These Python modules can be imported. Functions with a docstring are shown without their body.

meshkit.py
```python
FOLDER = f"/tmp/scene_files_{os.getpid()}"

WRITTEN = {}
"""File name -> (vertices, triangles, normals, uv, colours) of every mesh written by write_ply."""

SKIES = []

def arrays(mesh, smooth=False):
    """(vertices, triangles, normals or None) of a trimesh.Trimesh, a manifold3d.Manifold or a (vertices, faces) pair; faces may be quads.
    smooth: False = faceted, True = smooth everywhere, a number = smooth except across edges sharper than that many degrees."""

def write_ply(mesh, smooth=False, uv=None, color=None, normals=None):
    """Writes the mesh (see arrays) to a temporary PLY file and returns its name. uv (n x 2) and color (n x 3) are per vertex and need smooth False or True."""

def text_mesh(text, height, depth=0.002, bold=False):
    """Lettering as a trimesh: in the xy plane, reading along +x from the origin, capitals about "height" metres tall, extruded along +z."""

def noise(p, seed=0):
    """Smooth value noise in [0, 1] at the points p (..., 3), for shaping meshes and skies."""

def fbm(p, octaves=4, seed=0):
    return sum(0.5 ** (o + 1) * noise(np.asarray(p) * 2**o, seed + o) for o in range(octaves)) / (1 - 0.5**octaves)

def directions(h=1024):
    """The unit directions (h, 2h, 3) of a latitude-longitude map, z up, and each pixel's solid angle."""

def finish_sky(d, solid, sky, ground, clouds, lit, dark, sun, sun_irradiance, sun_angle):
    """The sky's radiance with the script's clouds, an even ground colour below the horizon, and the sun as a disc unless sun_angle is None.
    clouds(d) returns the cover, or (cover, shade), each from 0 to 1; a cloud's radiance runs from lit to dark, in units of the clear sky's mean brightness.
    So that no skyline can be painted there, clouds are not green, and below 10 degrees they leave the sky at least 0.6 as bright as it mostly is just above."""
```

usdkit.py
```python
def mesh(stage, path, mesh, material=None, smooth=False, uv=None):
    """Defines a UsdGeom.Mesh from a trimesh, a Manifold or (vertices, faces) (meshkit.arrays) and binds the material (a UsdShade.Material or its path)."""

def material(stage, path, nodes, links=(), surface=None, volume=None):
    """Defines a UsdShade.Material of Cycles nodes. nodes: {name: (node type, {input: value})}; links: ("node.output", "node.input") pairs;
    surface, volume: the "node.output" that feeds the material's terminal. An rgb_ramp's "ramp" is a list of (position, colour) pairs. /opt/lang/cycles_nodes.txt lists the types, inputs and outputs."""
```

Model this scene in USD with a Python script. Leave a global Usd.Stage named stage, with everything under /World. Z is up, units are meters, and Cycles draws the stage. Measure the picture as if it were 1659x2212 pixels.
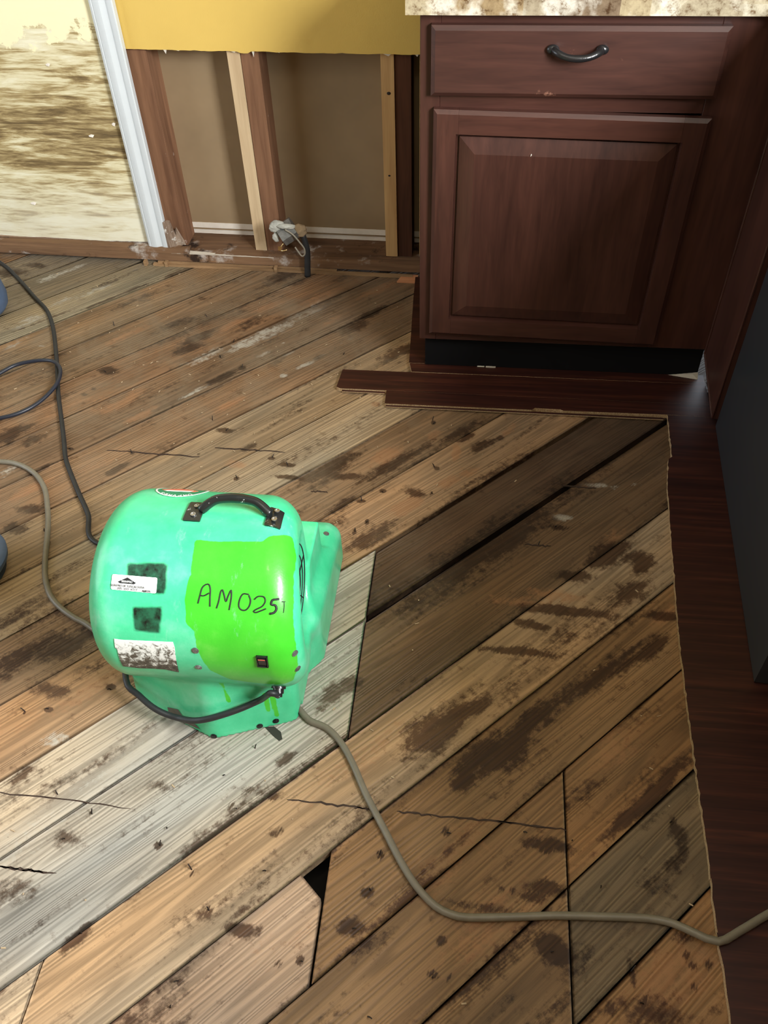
import math
import numpy as np, trimesh, manifold3d, usdkit, meshkit
from shapely.geometry import Polygon, LineString, Point, box as sbox
from shapely.ops import unary_union
from pxr import Usd, UsdGeom, UsdLux, UsdShade, Gf, Sdf, Vt

stage = Usd.Stage.CreateInMemory()
UsdGeom.SetStageUpAxis(stage, 'Z')
UsdGeom.SetStageMetersPerUnit(stage, 1.0)
WORLD = UsdGeom.Xform.Define(stage, '/World')
UsdGeom.Scope.Define(stage, '/World/Looks')

# ------------------------------------------------------------------ camera
EXPOSURE = 0.0
cam = UsdGeom.Camera.Define(stage, '/World/camera')
right, up, fwd, eye = [(0.993791, 0.107559, -0.028476), (-0.058406, 0.722134, 0.689283), (-0.094702, 0.68334, -0.723932), (0.147135, -1.877715, 1.433336)]
cam.AddTransformOp().Set(Gf.Matrix4d(*right, 0, *up, 0, *[-c for c in fwd], 0, *eye, 1))
cam.CreateHorizontalApertureAttr(36.0)
cam.CreateFocalLengthAttr(40.1953)
cam.CreateClippingRangeAttr(Gf.Vec2f(0.05, 100))
cam.CreateExposureAttr(EXPOSURE)

# ------------------------------------------------------------------ light
sky = UsdLux.DomeLight.Define(stage, '/World/sky')
sky.CreateColorAttr(Gf.Vec3f(0.80, 0.90, 1.0)); sky.CreateIntensityAttr(0.9)
def window_light(name, centre, yaw, w, h, color, power, tilt=0.0):
    l = UsdLux.RectLight.Define(stage, '/World/' + name)
    l.CreateWidthAttr(w); l.CreateHeightAttr(h); l.CreateColorAttr(Gf.Vec3f(*color)); l.CreateIntensityAttr(power)
    l.AddTranslateOp().Set(Gf.Vec3d(*centre)); l.AddRotateZOp().Set(yaw); l.AddRotateXOp().Set(90.0 - tilt)
    return l
# yaw 0 shines towards +y; 90 towards -x; -90 towards +x
window_light('daylight_sink_window', (1.37, -1.70, 1.66), 90, 0.85, 0.8, (0.97, 0.99, 1.0), 80.0)
window_light('daylight_left_window', (-2.86, -1.1, 1.25), -90, 1.8, 1.5, (0.88, 0.95, 1.0), 1.5)
lamp = UsdLux.DiskLight.Define(stage, '/World/ceiling_lamp')
lamp.CreateRadiusAttr(0.085); lamp.CreateColorAttr(Gf.Vec3f(1.0, 0.87, 0.68)); lamp.CreateIntensityAttr(44.0); lamp.AddTranslateOp().Set(Gf.Vec3d(-0.10, -1.45, 2.395))

# ------------------------------------------------------------------ helpers
def lin(*c):
    c = np.array(c if len(c) == 3 else c[0], float) / 255.0
    return tuple(float(v) for v in np.where(c <= 0.04045, c / 12.92, ((c + 0.055) / 1.055) ** 2.4))
used = {}
def fresh(parent, name):
    k = used.get((parent, name), 0); used[(parent, name)] = k + 1
    return f'{parent}/{name}' + (f'_{k:03d}' if k else '')
base_of = {'/World': np.zeros(3)}
def tag(prim, label=None, category=None, group=None, kind=None):
    for k, v in (('label', label), ('category', category), ('group', group), ('kind', kind)):
        if v: prim.SetCustomDataByKey(k, v)
    return prim
def thing(name, loc=(0, 0, 0), parent='/World', **kw):
    path = fresh(parent, name)
    x = UsdGeom.Xform.Define(stage, path)
    x.AddTranslateOp().Set(Gf.Vec3d(*[float(a - b) for a, b in zip(loc, base_of[parent])]))
    base_of[path] = np.array(loc, float)
    tag(x.GetPrim(), **kw)
    return path
def put(parent, name, mesh, m, smooth=35, attrs=None, **kw):
    """ONE mesh prim; the vertices come in world metres and are kept relative to the parent's base."""
    path = fresh(parent, name)
    if hasattr(mesh, 'vertices'):
        mesh = trimesh.Trimesh(np.array(mesh.vertices) - base_of[parent], np.array(mesh.faces), process=False)
    else:
        v, f = meshkit.arrays(mesh)[:2]
        mesh = trimesh.Trimesh(v - base_of[parent], f, process=False)
    g = usdkit.mesh(stage, path, mesh, m, smooth)
    base_of[path] = base_of[parent]
    if attrs:
        for k, a in attrs.items():
            a = np.asarray(a, np.float32)
            UsdGeom.PrimvarsAPI(g).CreatePrimvar(k, Sdf.ValueTypeNames.Color3fArray, 'vertex').Set(Vt.Vec3fArray.FromNumpy(a))
    tag(g.GetPrim(), **kw)
    return path
def join(*ms):
    return trimesh.util.concatenate([m for m in ms])
def hull(pts):
    return trimesh.convex.convex_hull(np.asarray(pts, float))
def cbox(x0, x1, y0, y1, z0, z1, c=0.002):
    c = min(c, (x1 - x0) * .45, (y1 - y0) * .45, (z1 - z0) * .45)
    P = []
    for sx in (0, 1):
        for sy in (0, 1):
            for sz in (0, 1):
                q = np.array([(x0, x1)[sx], (y0, y1)[sy], (z0, z1)[sz]]); s = np.array([1 - 2 * sx, 1 - 2 * sy, 1 - 2 * sz]) * c
                for k in range(3):
                    w = q + s; w[k] = q[k]; P.append(w)
    return hull(P)
def prism(poly, z0, z1):
    m = trimesh.creation.extrude_polygon(poly, z1 - z0); m.apply_translation((0, 0, z0)); return m
def spline(pts, step=0.012):
    P = np.asarray(pts, float); n = len(P)
    Q = np.vstack([2 * P[0] - P[1], P, 2 * P[-1] - P[-2]]); out = []
    for i in range(n - 1):
        a, b, c, d = Q[i:i + 4]; k = max(2, int(np.linalg.norm(c - b) / step))
        t = (np.arange(k) / k)[:, None]
        out.append(.5 * (2 * b + (c - a) * t + (2 * a - 5 * b + 4 * c - d) * t**2 + (3 * b - a - 3 * c + d) * t**3))
    return np.vstack(out + [P[-1:]])
def tube(pts, r, sides=12, smooth=True, step=0.012, caps=True):
    P = spline(pts, step) if smooth else np.asarray(pts, float)
    R = np.broadcast_to(np.asarray(r, float), (len(P),)) if np.ndim(r) == 0 else np.interp(np.linspace(0, 1, len(P)), np.linspace(0, 1, len(r)), r)
    T = np.gradient(P, axis=0); T /= np.linalg.norm(T, axis=1, keepdims=True) + 1e-12
    a = np.cross(T[0], (0, 0, 1.0) if abs(T[0][2]) < .9 else (1.0, 0, 0)); a /= np.linalg.norm(a)
    V = []
    ang = np.arange(sides) * 2 * np.pi / sides
    for p, t, rr in zip(P, T, R):
        a = a - t * (a @ t); a /= np.linalg.norm(a); b = np.cross(t, a)
        V.append(p + rr * (np.cos(ang)[:, None] * a + np.sin(ang)[:, None] * b))
    V = np.vstack(V); n = len(P)
    i, j = np.meshgrid(np.arange(n - 1), np.arange(sides), indexing='ij')
    q = np.stack([i * sides + j, (i + 1) * sides + j, (i + 1) * sides + (j + 1) % sides, i * sides + (j + 1) % sides], -1).reshape(-1, 4)
    F = [np.vstack([q[:, [0, 2, 1]], q[:, [0, 3, 2]]])]
    if caps:
        V = np.vstack([V, P[:1], P[-1:]]); k = np.arange(sides)
        F.append(np.stack([np.full(sides, n * sides), k, (k + 1) % sides], 1)[:, ::1])
        F.append(np.stack([np.full(sides, n * sides + 1), (n - 1) * sides + (k + 1) % sides, (n - 1) * sides + k], 1))
    m = trimesh.Trimesh(V, np.vstack(F), process=False)
    m.fix_normals() if len(F) else None
    return m
def nz(P, s, seed=0, oct=3):
    return meshkit.fbm(np.asarray(P, float) * s, oct, seed)
LOOKS = '/World/Looks/'
def mat(name, nodes, links, surface='p.BSDF'):
    return usdkit.material(stage, LOOKS + name, nodes, links, surface=surface)
def plain(name, color, rough=.5, metal=0., spec=.5, bump=0., bscale=200., vary=.0, vscale=8.0, coat=0.):
    n = {'g': ('geometry', {}), 'p': ('principled_bsdf', {'base_color': color, 'roughness': rough, 'metallic': metal, 'specular_ior_level': spec, 'coat_weight': coat})}
    l = []
    if vary:
        n['n'] = ('noise_texture', {'scale': vscale, 'detail': 5.0, 'roughness': .6})
        n['r'] = ('rgb_ramp', {'ramp': [(.3, tuple(c * (1 - vary) for c in color)), (.7, tuple(min(1, c * (1 + vary)) for c in color))]})
        l += [('g.position', 'n.vector'), ('n.fac', 'r.fac'), ('r.color', 'p.base_color')]
    if bump:
        n['bn'] = ('noise_texture', {'scale': bscale, 'detail': 3.0}); n['b'] = ('bump', {'strength': bump, 'distance': .002})
        l += [('g.position', 'bn.vector'), ('bn.fac', 'b.height'), ('b.normal', 'p.normal')]
    return mat(name, n, l)
def wood(name, dark, light, axis=0, along=3., across=70., rough=.55, spec=.4, coat=0., spots=None, bump=.15, rot=0.0):
    sc = [across] * 3; sc[axis] = along
    n = {'g': ('geometry', {}), 'm': ('mapping', {'scale': tuple(sc)}), 'n': ('noise_texture', {'scale': 1.0, 'detail': 5.0, 'roughness': .6, 'distortion': .6}),
         'm2': ('mapping', {'scale': tuple(s * .22 for s in sc)}), 'n2': ('noise_texture', {'scale': 1.0, 'detail': 3.0, 'distortion': .4}),
         'ad': ('mix_float', {'fac': .5}), 'r': ('rgb_ramp', {'ramp': [(.34, dark), (.5, tuple((a + b) / 2 for a, b in zip(dark, light))), (.66, light)]}),
         'b': ('bump', {'strength': bump, 'distance': .001}),
         'p': ('principled_bsdf', {'roughness': rough, 'specular_ior_level': spec, 'coat_weight': coat, 'coat_roughness': .25})}
    l = [('g.position', 'm.vector'), ('m.vector', 'n.vector'), ('g.position', 'm2.vector'), ('m2.vector', 'n2.vector'), ('n.fac', 'ad.a'), ('n2.fac', 'ad.b'), ('ad.result', 'r.fac'),
         ('n.fac', 'b.height'), ('b.normal', 'p.normal')]
    last = 'r.color'
    if spots:  # (colour, scale, from, to): blotches of dirt or plaster
        for i, (c, s, a, b2) in enumerate(spots):
            n[f's{i}'] = ('noise_texture', {'scale': s, 'detail': 6.0, 'roughness': .65}); n[f'k{i}'] = ('map_range', {'range_type': 'smoothstep', 'from_min': a, 'from_max': b2, 'clamp': True})
            n[f'x{i}'] = ('mix_color', {'b': c})
            l += [('g.position', f's{i}.vector'), (f's{i}.fac', f'k{i}.value'), (f'k{i}.result', f'x{i}.fac'), (last, f'x{i}.a')]; last = f'x{i}.result'
    l.append((last, 'p.base_color'))
    return mat(name, n, l)

# ------------------------------------------------------------------ materials
TH = math.radians(44.8); DU = np.array([math.cos(TH), math.sin(TH)]); DV = np.array([-DU[1], DU[0]])
M = {}
# subfloor planks: the vertices carry the plank's own colour and its stains; the grain is procedural
M['plank'] = mat('plank', {
    'g': ('geometry', {}), 'ab': ('attribute', {'attribute': 'tone'}), 'as': ('attribute', {'attribute': 'stain'}), 'sd': ('attribute', {'attribute': 'seed'}),
    'off': ('vector_math', {'math_type': 'multiply_add', 'vector2': (37., 0., 0.)}),
    'rot': ('vector_rotate', {'rotate_type': 'z_axis', 'angle': -TH}),
    'm1': ('mapping', {'scale': (.75, 24., 3.)}), 'w': ('noise_texture', {'scale': 1.0, 'detail': 1.5, 'roughness': .4, 'distortion': .12}),
    'wm': ('math', {'math_type': 'multiply', 'value2': 84.0}), 'ws': ('math', {'math_type': 'sine'}), 'wr': ('map_range', {'range_type': 'smoothstep', 'from_min': -1.05, 'from_max': .5, 'to_min': .66, 'to_max': 1.05, 'clamp': True}),
    'm2': ('mapping', {'scale': (5., 260., 20.)}), 'f': ('noise_texture', {'scale': 1.0, 'detail': 4.0, 'roughness': .65}), 'fr': ('map_range', {'from_min': .3, 'from_max': .7, 'to_min': .72, 'to_max': 1.2}),
    'ml': ('math', {'math_type': 'multiply'}), 'c1': ('mix_color', {'blend_type': 'multiply', 'fac': .85}),
    'm3': ('mapping', {'scale': (13., 62., 20.)}), 'e': ('noise_texture', {'scale': 1.0, 'detail': 6.0, 'roughness': .68}), 'e2': ('noise_texture', {'scale': 70.0, 'detail': 5.0, 'roughness': .7}),
    'em': ('mix_float', {'fac': .55}), 'e0': ('math', {'math_type': 'subtract', 'value2': .5}), 'eg': ('math', {'math_type': 'multiply', 'value2': 2.1}),
    'sp': ('separate_color', {}),
    'd0': ('math', {'math_type': 'add'}), 'dk': ('map_range', {'range_type': 'smoothstep', 'from_min': .28, 'from_max': .70, 'clamp': True}), 'cd': ('mix_color', {'blend_type': 'multiply', 'b': (.20, .145, .115)}), 'dm': ('math', {'math_type': 'multiply', 'value2': .97}),
    'p0': ('math', {'math_type': 'add'}), 'pk': ('map_range', {'range_type': 'smoothstep', 'from_min': .32, 'from_max': .75, 'clamp': True}), 'cp': ('mix_color', {'b': (.50, .47, .40)}), 'pm': ('math', {'math_type': 'multiply', 'value2': .8}),
    'o0': ('math', {'math_type': 'add'}), 'ok': ('map_range', {'range_type': 'smoothstep', 'from_min': .3, 'from_max': .75, 'clamp': True}), 'co': ('mix_color', {'b': (.40, .19, .085)}), 'om': ('math', {'math_type': 'multiply', 'value2': .5}),
    'vk': ('noise_texture', {'scale': 240., 'detail': 2.0}), 'vr': ('map_range', {'range_type': 'smoothstep', 'from_min': .70, 'from_max': .78, 'clamp': True}), 'vm': ('math', {'math_type': 'multiply', 'value2': .45}), 'cv': ('mix_color', {'b': (.05, .035, .025)}),
    'q1': ('noise_texture', {'scale': 24., 'detail': 7., 'roughness': .72}), 'q2': ('map_range', {'range_type': 'smoothstep', 'from_min': .57, 'from_max': .70, 'to_max': .62, 'clamp': True}), 'q3': ('mix_color', {'blend_type': 'multiply', 'b': (.30, .22, .17)}),
    'u1': ('noise_texture', {'scale': 5.5, 'detail': 8., 'roughness': .68, 'distortion': .4}), 'u2': ('map_range', {'range_type': 'smoothstep', 'from_min': .40, 'from_max': .68, 'to_min': .04, 'to_max': .46, 'clamp': True}), 'u3': ('mix_color', {'b': (.245, .19, .125)}),
    'u4': ('separate_color', {}), 'u5': ('math', {'math_type': 'multiply'}),
    'bh': ('math', {'math_type': 'multiply_add', 'value2': .7}), 'b': ('bump', {'strength': .35, 'distance': .0012}),
    'p': ('principled_bsdf', {'roughness': .58, 'specular_ior_level': .35})},
    [('sd.vector', 'off.vector1'), ('g.position', 'rot.vector'), ('rot.vector', 'off.vector3'), ('off.vector', 'm1.vector'), ('m1.vector', 'w.vector'), ('w.fac', 'wm.value1'), ('wm.value', 'ws.value1'), ('ws.value', 'wr.value'),
     ('off.vector', 'm2.vector'), ('m2.vector', 'f.vector'), ('f.fac', 'fr.value'), ('fr.result', 'ml.value1'), ('wr.result', 'ml.value2'), ('ab.color', 'c1.a'), ('ml.value', 'c1.b'),
     ('off.vector', 'm3.vector'), ('m3.vector', 'e.vector'), ('g.position', 'e2.vector'), ('e.fac', 'em.a'), ('e2.fac', 'em.b'), ('em.result', 'e0.value1'), ('e0.value', 'eg.value1'),
     ('as.color', 'sp.color'),
     ('sp.b', 'o0.value1'), ('eg.value', 'o0.value2'), ('o0.value', 'ok.value'), ('ok.result', 'om.value1'), ('om.value', 'co.fac'), ('c1.result', 'co.a'),
     ('sp.g', 'p0.value1'), ('eg.value', 'p0.value2'), ('p0.value', 'pk.value'), ('pk.result', 'pm.value1'), ('pm.value', 'cp.fac'), ('co.result', 'cp.a'),
     ('sp.r', 'd0.value1'), ('eg.value', 'd0.value2'), ('d0.value', 'dk.value'), ('dk.result', 'dm.value1'), ('dm.value', 'cd.fac'), ('cp.result', 'cd.a'),
     ('g.position', 'vk.vector'), ('vk.fac', 'vr.value'), ('vr.result', 'vm.value1'), ('vm.value', 'cv.fac'), ('g.position', 'u1.vector'), ('u1.fac', 'u2.value'), ('sd.color', 'u4.color'), ('u4.g', 'u5.value2'), ('u2.result', 'u5.value1'), ('u5.value', 'u3.fac'), ('cd.result', 'u3.a'), ('u3.result', 'q3.a'), ('g.position', 'q1.vector'), ('q1.fac', 'q2.value'), ('q2.result', 'q3.fac'), ('q3.result', 'cv.a'), ('cv.result', 'p.base_color'),
     ('f.fac', 'bh.value1'), ('ws.value', 'bh.value3'), ('bh.value', 'b.height'), ('b.normal', 'p.normal')])
M['mark'] = plain('saw_mark', lin(58, 42, 32), .8, vary=.35, vscale=90.)
M['void'] = plain('void', (.012, .010, .008), .9)
# engineered hardwood: dark red-brown face, pale raw core on the cut and tongue edges (they face sideways)
M['hardwood'] = mat('hardwood', {
    'g': ('geometry', {}), 'm': ('mapping', {'scale': (3.2, 75., 60.)}), 'n': ('noise_texture', {'scale': 1., 'detail': 5., 'roughness': .6, 'distortion': .5}),
    'r': ('rgb_ramp', {'ramp': [(.3, lin(42, 20, 17)), (.52, lin(58, 29, 23)), (.72, lin(82, 43, 30))]}),
    'sx': ('separate_xyz', {}), 'k': ('map_range', {'from_min': .25, 'from_max': .6, 'clamp': True}), 'en': ('noise_texture', {'scale': 300., 'detail': 3.}),
    'er': ('rgb_ramp', {'ramp': [(.3, lin(150, 118, 84)), (.7, lin(205, 178, 140))]}), 'x': ('mix_color', {}), 'p': ('principled_bsdf', {'roughness': .42, 'specular_ior_level': .4})},
    [('g.position', 'm.vector'), ('m.vector', 'n.vector'), ('n.fac', 'r.fac'), ('g.true_normal', 'sx.vector'), ('sx.z', 'k.value'), ('g.position', 'en.vector'), ('en.fac', 'er.fac'),
     ('k.result', 'x.fac'), ('er.color', 'x.a'), ('r.color', 'x.b'), ('x.result', 'p.base_color')])
CH_D, CH_L = lin(54, 31, 26), lin(82, 50, 41)
M['cherry_h'] = wood('cherry_rails', CH_D, CH_L, 0, 6., 60., .36, .38, .06, bump=.05)
M['cherry_v'] = wood('cherry_stiles', CH_D, CH_L, 2, 6., 60., .36, .38, .06, bump=.05)
M['cherry_worn'] = wood('cherry_drawer', CH_D, CH_L, 0, 6., 60., .42, .45, .12, bump=.05, spots=[(lin(158, 112, 92), 9., .66, .72)])
M['toe'] = plain('toe_kick_black', lin(17, 16, 18), .8, spec=.2)
M['stud_old'] = wood('stud_old', lin(108, 76, 56), lin(154, 114, 86), 2, 4., 60., .8, .2, spots=[(lin(200, 180, 170), 22., .66, .76)])
M['stud_dark'] = wood('stud_dark', lin(56, 34, 24), lin(92, 58, 40), 2, 4., 60., .8, .2, spots=[(lin(170, 140, 120), 26., .68, .74)])
M['stud_new'] = wood('stud_new', lin(176, 132, 84), lin(214, 176, 122), 2, 3., 55., .75, .25)
M['stud_pale'] = wood('stud_pale', lin(188, 160, 124), lin(222, 198, 160), 2, 3., 55., .75, .25)
M['plate'] = wood('plate', lin(84, 62, 46), lin(138, 106, 78), 0, 4., 60., .85, .2, spots=[(lin(206, 200, 192), 9., .54, .70), (lin(54, 40, 32), 11., .56, .68)])
M['kraft'] = plain('kraft_paper', lin(150, 128, 98), .85, vary=.10, vscale=7.)
M['tape'] = plain('tape_white', lin(232, 224, 212), .7, vary=.06, vscale=30.)
M['yellow'] = plain('yellow_paint', lin(222, 188, 98), .6, bump=.12, bscale=260., vary=.02)
M['gypsum'] = plain('gypsum_core', lin(224, 218, 204), .95, vary=.08, vscale=90.)
M['casing'] = plain('casing_paint', lin(214, 221, 224), .45, vary=.015, vscale=20., bump=.05)
M['rot'] = wood('rotten_wood', lin(86, 62, 46), lin(176, 158, 140), 2, 14., 110., .95, .1, spots=[(lin(215, 212, 205), 40., .55, .66)], bump=.6)
# wallboard whose facing was stripped: streaks of mould along the wall, and the last cream paint above a torn line
M['mouldy'] = mat('mouldy_board', {
    'g': ('geometry', {}), 'm': ('mapping', {'scale': (4.2, 4., 34.)}), 'n': ('noise_texture', {'scale': 1., 'detail': 7., 'roughness': .64, 'distortion': .7}),
    'm2': ('mapping', {'scale': (14., 9., 130.)}), 'n2': ('noise_texture', {'scale': 1., 'detail': 4., 'roughness': .6}), 'mx': ('mix_float', {'fac': .32}),
    'r': ('rgb_ramp', {'ramp': [(.36, lin(240, 236, 208)), (.47, lin(222, 212, 172)), (.54, lin(178, 158, 112)), (.61, lin(130, 110, 74)), (.72, lin(88, 74, 52))]}),
    'sx': ('separate_xyz', {}), 'bm': ('noise_texture', {'scale': 5.5, 'detail': 6., 'roughness': .65}),
    'band': ('rgb_ramp', {'ramp': [(0., (.10, .10, .10)), (.12, (.25, .25, .25)), (.3, (.42, .42, .42)), (.42, (.62, .62, .62)), (.55, (.78, .78, .78)), (.68, (.66, .66, .66)), (.8, (.52, .52, .52)), (1., (.3, .3, .3))]}),
    'zr': ('map_range', {'from_min': .05, 'from_max': .70, 'clamp': True}), 'hb': ('math', {'math_type': 'subtract', 'value2': .5}), 'hm': ('math', {'math_type': 'multiply', 'value2': .28}), 'ha': ('math', {'math_type': 'add'}),
    # grey-white dust towards the floor
    'gl': ('map_range', {'range_type': 'smoothstep', 'from_min': .30, 'from_max': .08, 'to_min': 0., 'to_max': .75, 'clamp': True}), 'gn': ('noise_texture', {'scale': 7., 'detail': 6.}), 'gm': ('math', {'math_type': 'multiply'}), 'gx': ('mix_color', {'b': lin(224, 220, 204)}),
    # torn paint line: z > .62 + .27 (x + 1.2)
    'lx': ('math', {'math_type': 'multiply_add', 'value2': .27, 'value3': .944}), 'ld': ('math', {'math_type': 'subtract'}), 'ln': ('noise_texture', {'scale': 11., 'detail': 7., 'roughness': .65}), 'lm': ('math', {'math_type': 'multiply_add', 'value2': .30, 'value3': -.15}), 'la': ('math', {'math_type': 'add'}),
    'lk': ('map_range', {'from_min': -.004, 'from_max': .006, 'clamp': True}), 'px': ('mix_color', {'b': lin(250, 242, 200)}),
    'b': ('bump', {'strength': .5, 'distance': .002}), 'p': ('principled_bsdf', {'roughness': .8, 'specular_ior_level': .25})},
    [('g.position', 'm.vector'), ('m.vector', 'n.vector'), ('g.position', 'm2.vector'), ('m2.vector', 'n2.vector'), ('n.fac', 'mx.a'), ('n2.fac', 'mx.b'),
     ('g.position', 'sx.vector'), ('sx.z', 'zr.value'), ('zr.result', 'band.fac'), ('band.color', 'hb.value1'), ('hb.value', 'hm.value1'), ('hm.value', 'ha.value1'), ('mx.result', 'ha.value2'), ('ha.value', 'r.fac'),
     ('sx.z', 'gl.value'), ('g.position', 'gn.vector'), ('gl.result', 'gm.value1'), ('gn.fac', 'gm.value2'), ('gm.value', 'gx.fac'), ('r.color', 'gx.a'),
     ('sx.x', 'lx.value1'), ('sx.z', 'ld.value1'), ('lx.value', 'ld.value2'), ('g.position', 'ln.vector'), ('ln.fac', 'lm.value1'), ('ld.value', 'la.value1'), ('lm.value', 'la.value2'), ('la.value', 'lk.value'),
     ('lk.result', 'px.fac'), ('gx.result', 'px.a'), ('px.result', 'p.base_color'), ('mx.result', 'b.height'), ('b.normal', 'p.normal')])
# laminate counter: blocks of beige, cream and brown with speckle
M['counter'] = mat('counter_laminate', {
    'g': ('geometry', {}), 'm': ('mapping', {'scale': (7.5, 7.5, 7.5), 'location': (.37, .2, .9)}), 'v': ('voronoi_texture', {'metric': 'chebychev', 'scale': 1., 'randomness': .75}), 'sv': ('separate_color', {}),
    'r': ('rgb_ramp', {'ramp': [(0., lin(166, 150, 118)), (.35, lin(196, 190, 170)), (.5, lin(150, 130, 98)), (.7, lin(118, 92, 66)), (.82, lin(176, 166, 142)), (1., lin(96, 70, 50))]}),
    'n': ('noise_texture', {'scale': 62., 'detail': 6., 'roughness': .7}), 'k': ('rgb_ramp', {'ramp': [(.36, (.34, .24, .16)), (.46, (.85, .82, .78)), (.6, (1.12, 1.12, 1.1))]}), 'x': ('mix_color', {'blend_type': 'multiply', 'fac': 1.}),
    'n3': ('noise_texture', {'scale': 19., 'detail': 4.}), 'k3': ('map_range', {'from_min': .5, 'from_max': .62, 'clamp': True}), 'k4': ('math', {'math_type': 'multiply', 'value2': .55}), 'x3': ('mix_color', {'b': lin(240, 238, 226)}),
    'p': ('principled_bsdf', {'roughness': .3})},
    [('g.position', 'm.vector'), ('m.vector', 'v.vector'), ('v.color', 'sv.color'), ('sv.r', 'r.fac'), ('g.position', 'n.vector'), ('n.fac', 'k.fac'), ('g.position', 'n3.vector'), ('n3.fac', 'k3.value'), ('k3.result', 'k4.value1'), ('k4.value', 'x3.fac'),
     ('r.color', 'x3.a'), ('x3.result', 'x.a'), ('k.color', 'x.b'), ('x.result', 'p.base_color')])
M['iron'] = plain('black_iron', (.012, .012, .013), .28, spec=.6, bump=.15, bscale=300.)
M['iron_worn'] = mat('black_iron_worn', {'g': ('geometry', {}), 'n': ('noise_texture', {'scale': 85., 'detail': 5., 'roughness': .7}), 'k': ('map_range', {'from_min': .64, 'from_max': .68, 'clamp': True}),
    'x': ('mix_color', {'a': (.012, .014, .014), 'b': (.42, .44, .42)}), 'b': ('bump', {'strength': .2, 'distance': .001}), 'p': ('principled_bsdf', {'roughness': .26, 'specular_ior_level': .6})},
    [('g.position', 'n.vector'), ('n.fac', 'k.value'), ('k.result', 'x.fac'), ('x.result', 'p.base_color'), ('n.fac', 'b.height'), ('b.normal', 'p.normal')])
M['appliance'] = plain('appliance_charcoal', lin(52, 54, 58), .34, spec=.5)
M['rubber'] = plain('black_rubber', lin(38, 40, 42), .5, vary=.2, vscale=40.)
M['rubber_blue'] = plain('blue_black_rubber', lin(36, 40, 52), .38)
M['hose'] = plain('grey_hose', lin(122, 116, 101), .4, vary=.10, vscale=45., spec=.5)
M['blue'] = plain('blue_plastic', lin(74, 92, 118), .5, vary=.15, vscale=30.)
M['blue_dark'] = plain('blue_plastic_dark', lin(34, 40, 54), .6)
M['steel'] = plain('screw_steel', (.45, .45, .46), .35, metal=.9)
M['nail'] = plain('nail_rust', lin(46, 38, 34), .6, metal=.3, vary=.4, vscale=200.)
M['splinter'] = plain('splinter_wood', lin(184, 162, 130), .8, vary=.2, vscale=120.)
M['strip'] = wood('old_strip', lin(104, 80, 56), lin(176, 142, 104), 0, 6., 90., .85, .15)
M['scrapwood'] = wood('scrap_wood', lin(176, 112, 74), lin(214, 152, 108), 0, 8., 120., .8, .2)
M['paper'] = plain('label_paper', lin(238, 240, 238), .45)
M['ink'] = plain('label_ink', lin(34, 36, 36), .6)
M['red'] = plain('emblem_red', lin(236, 118, 92), .5)
M['emblem_green'] = plain('emblem_green', lin(40, 140, 96), .5)
M['switch'] = plain('switch_red', lin(244, 116, 92), .35)
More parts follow.
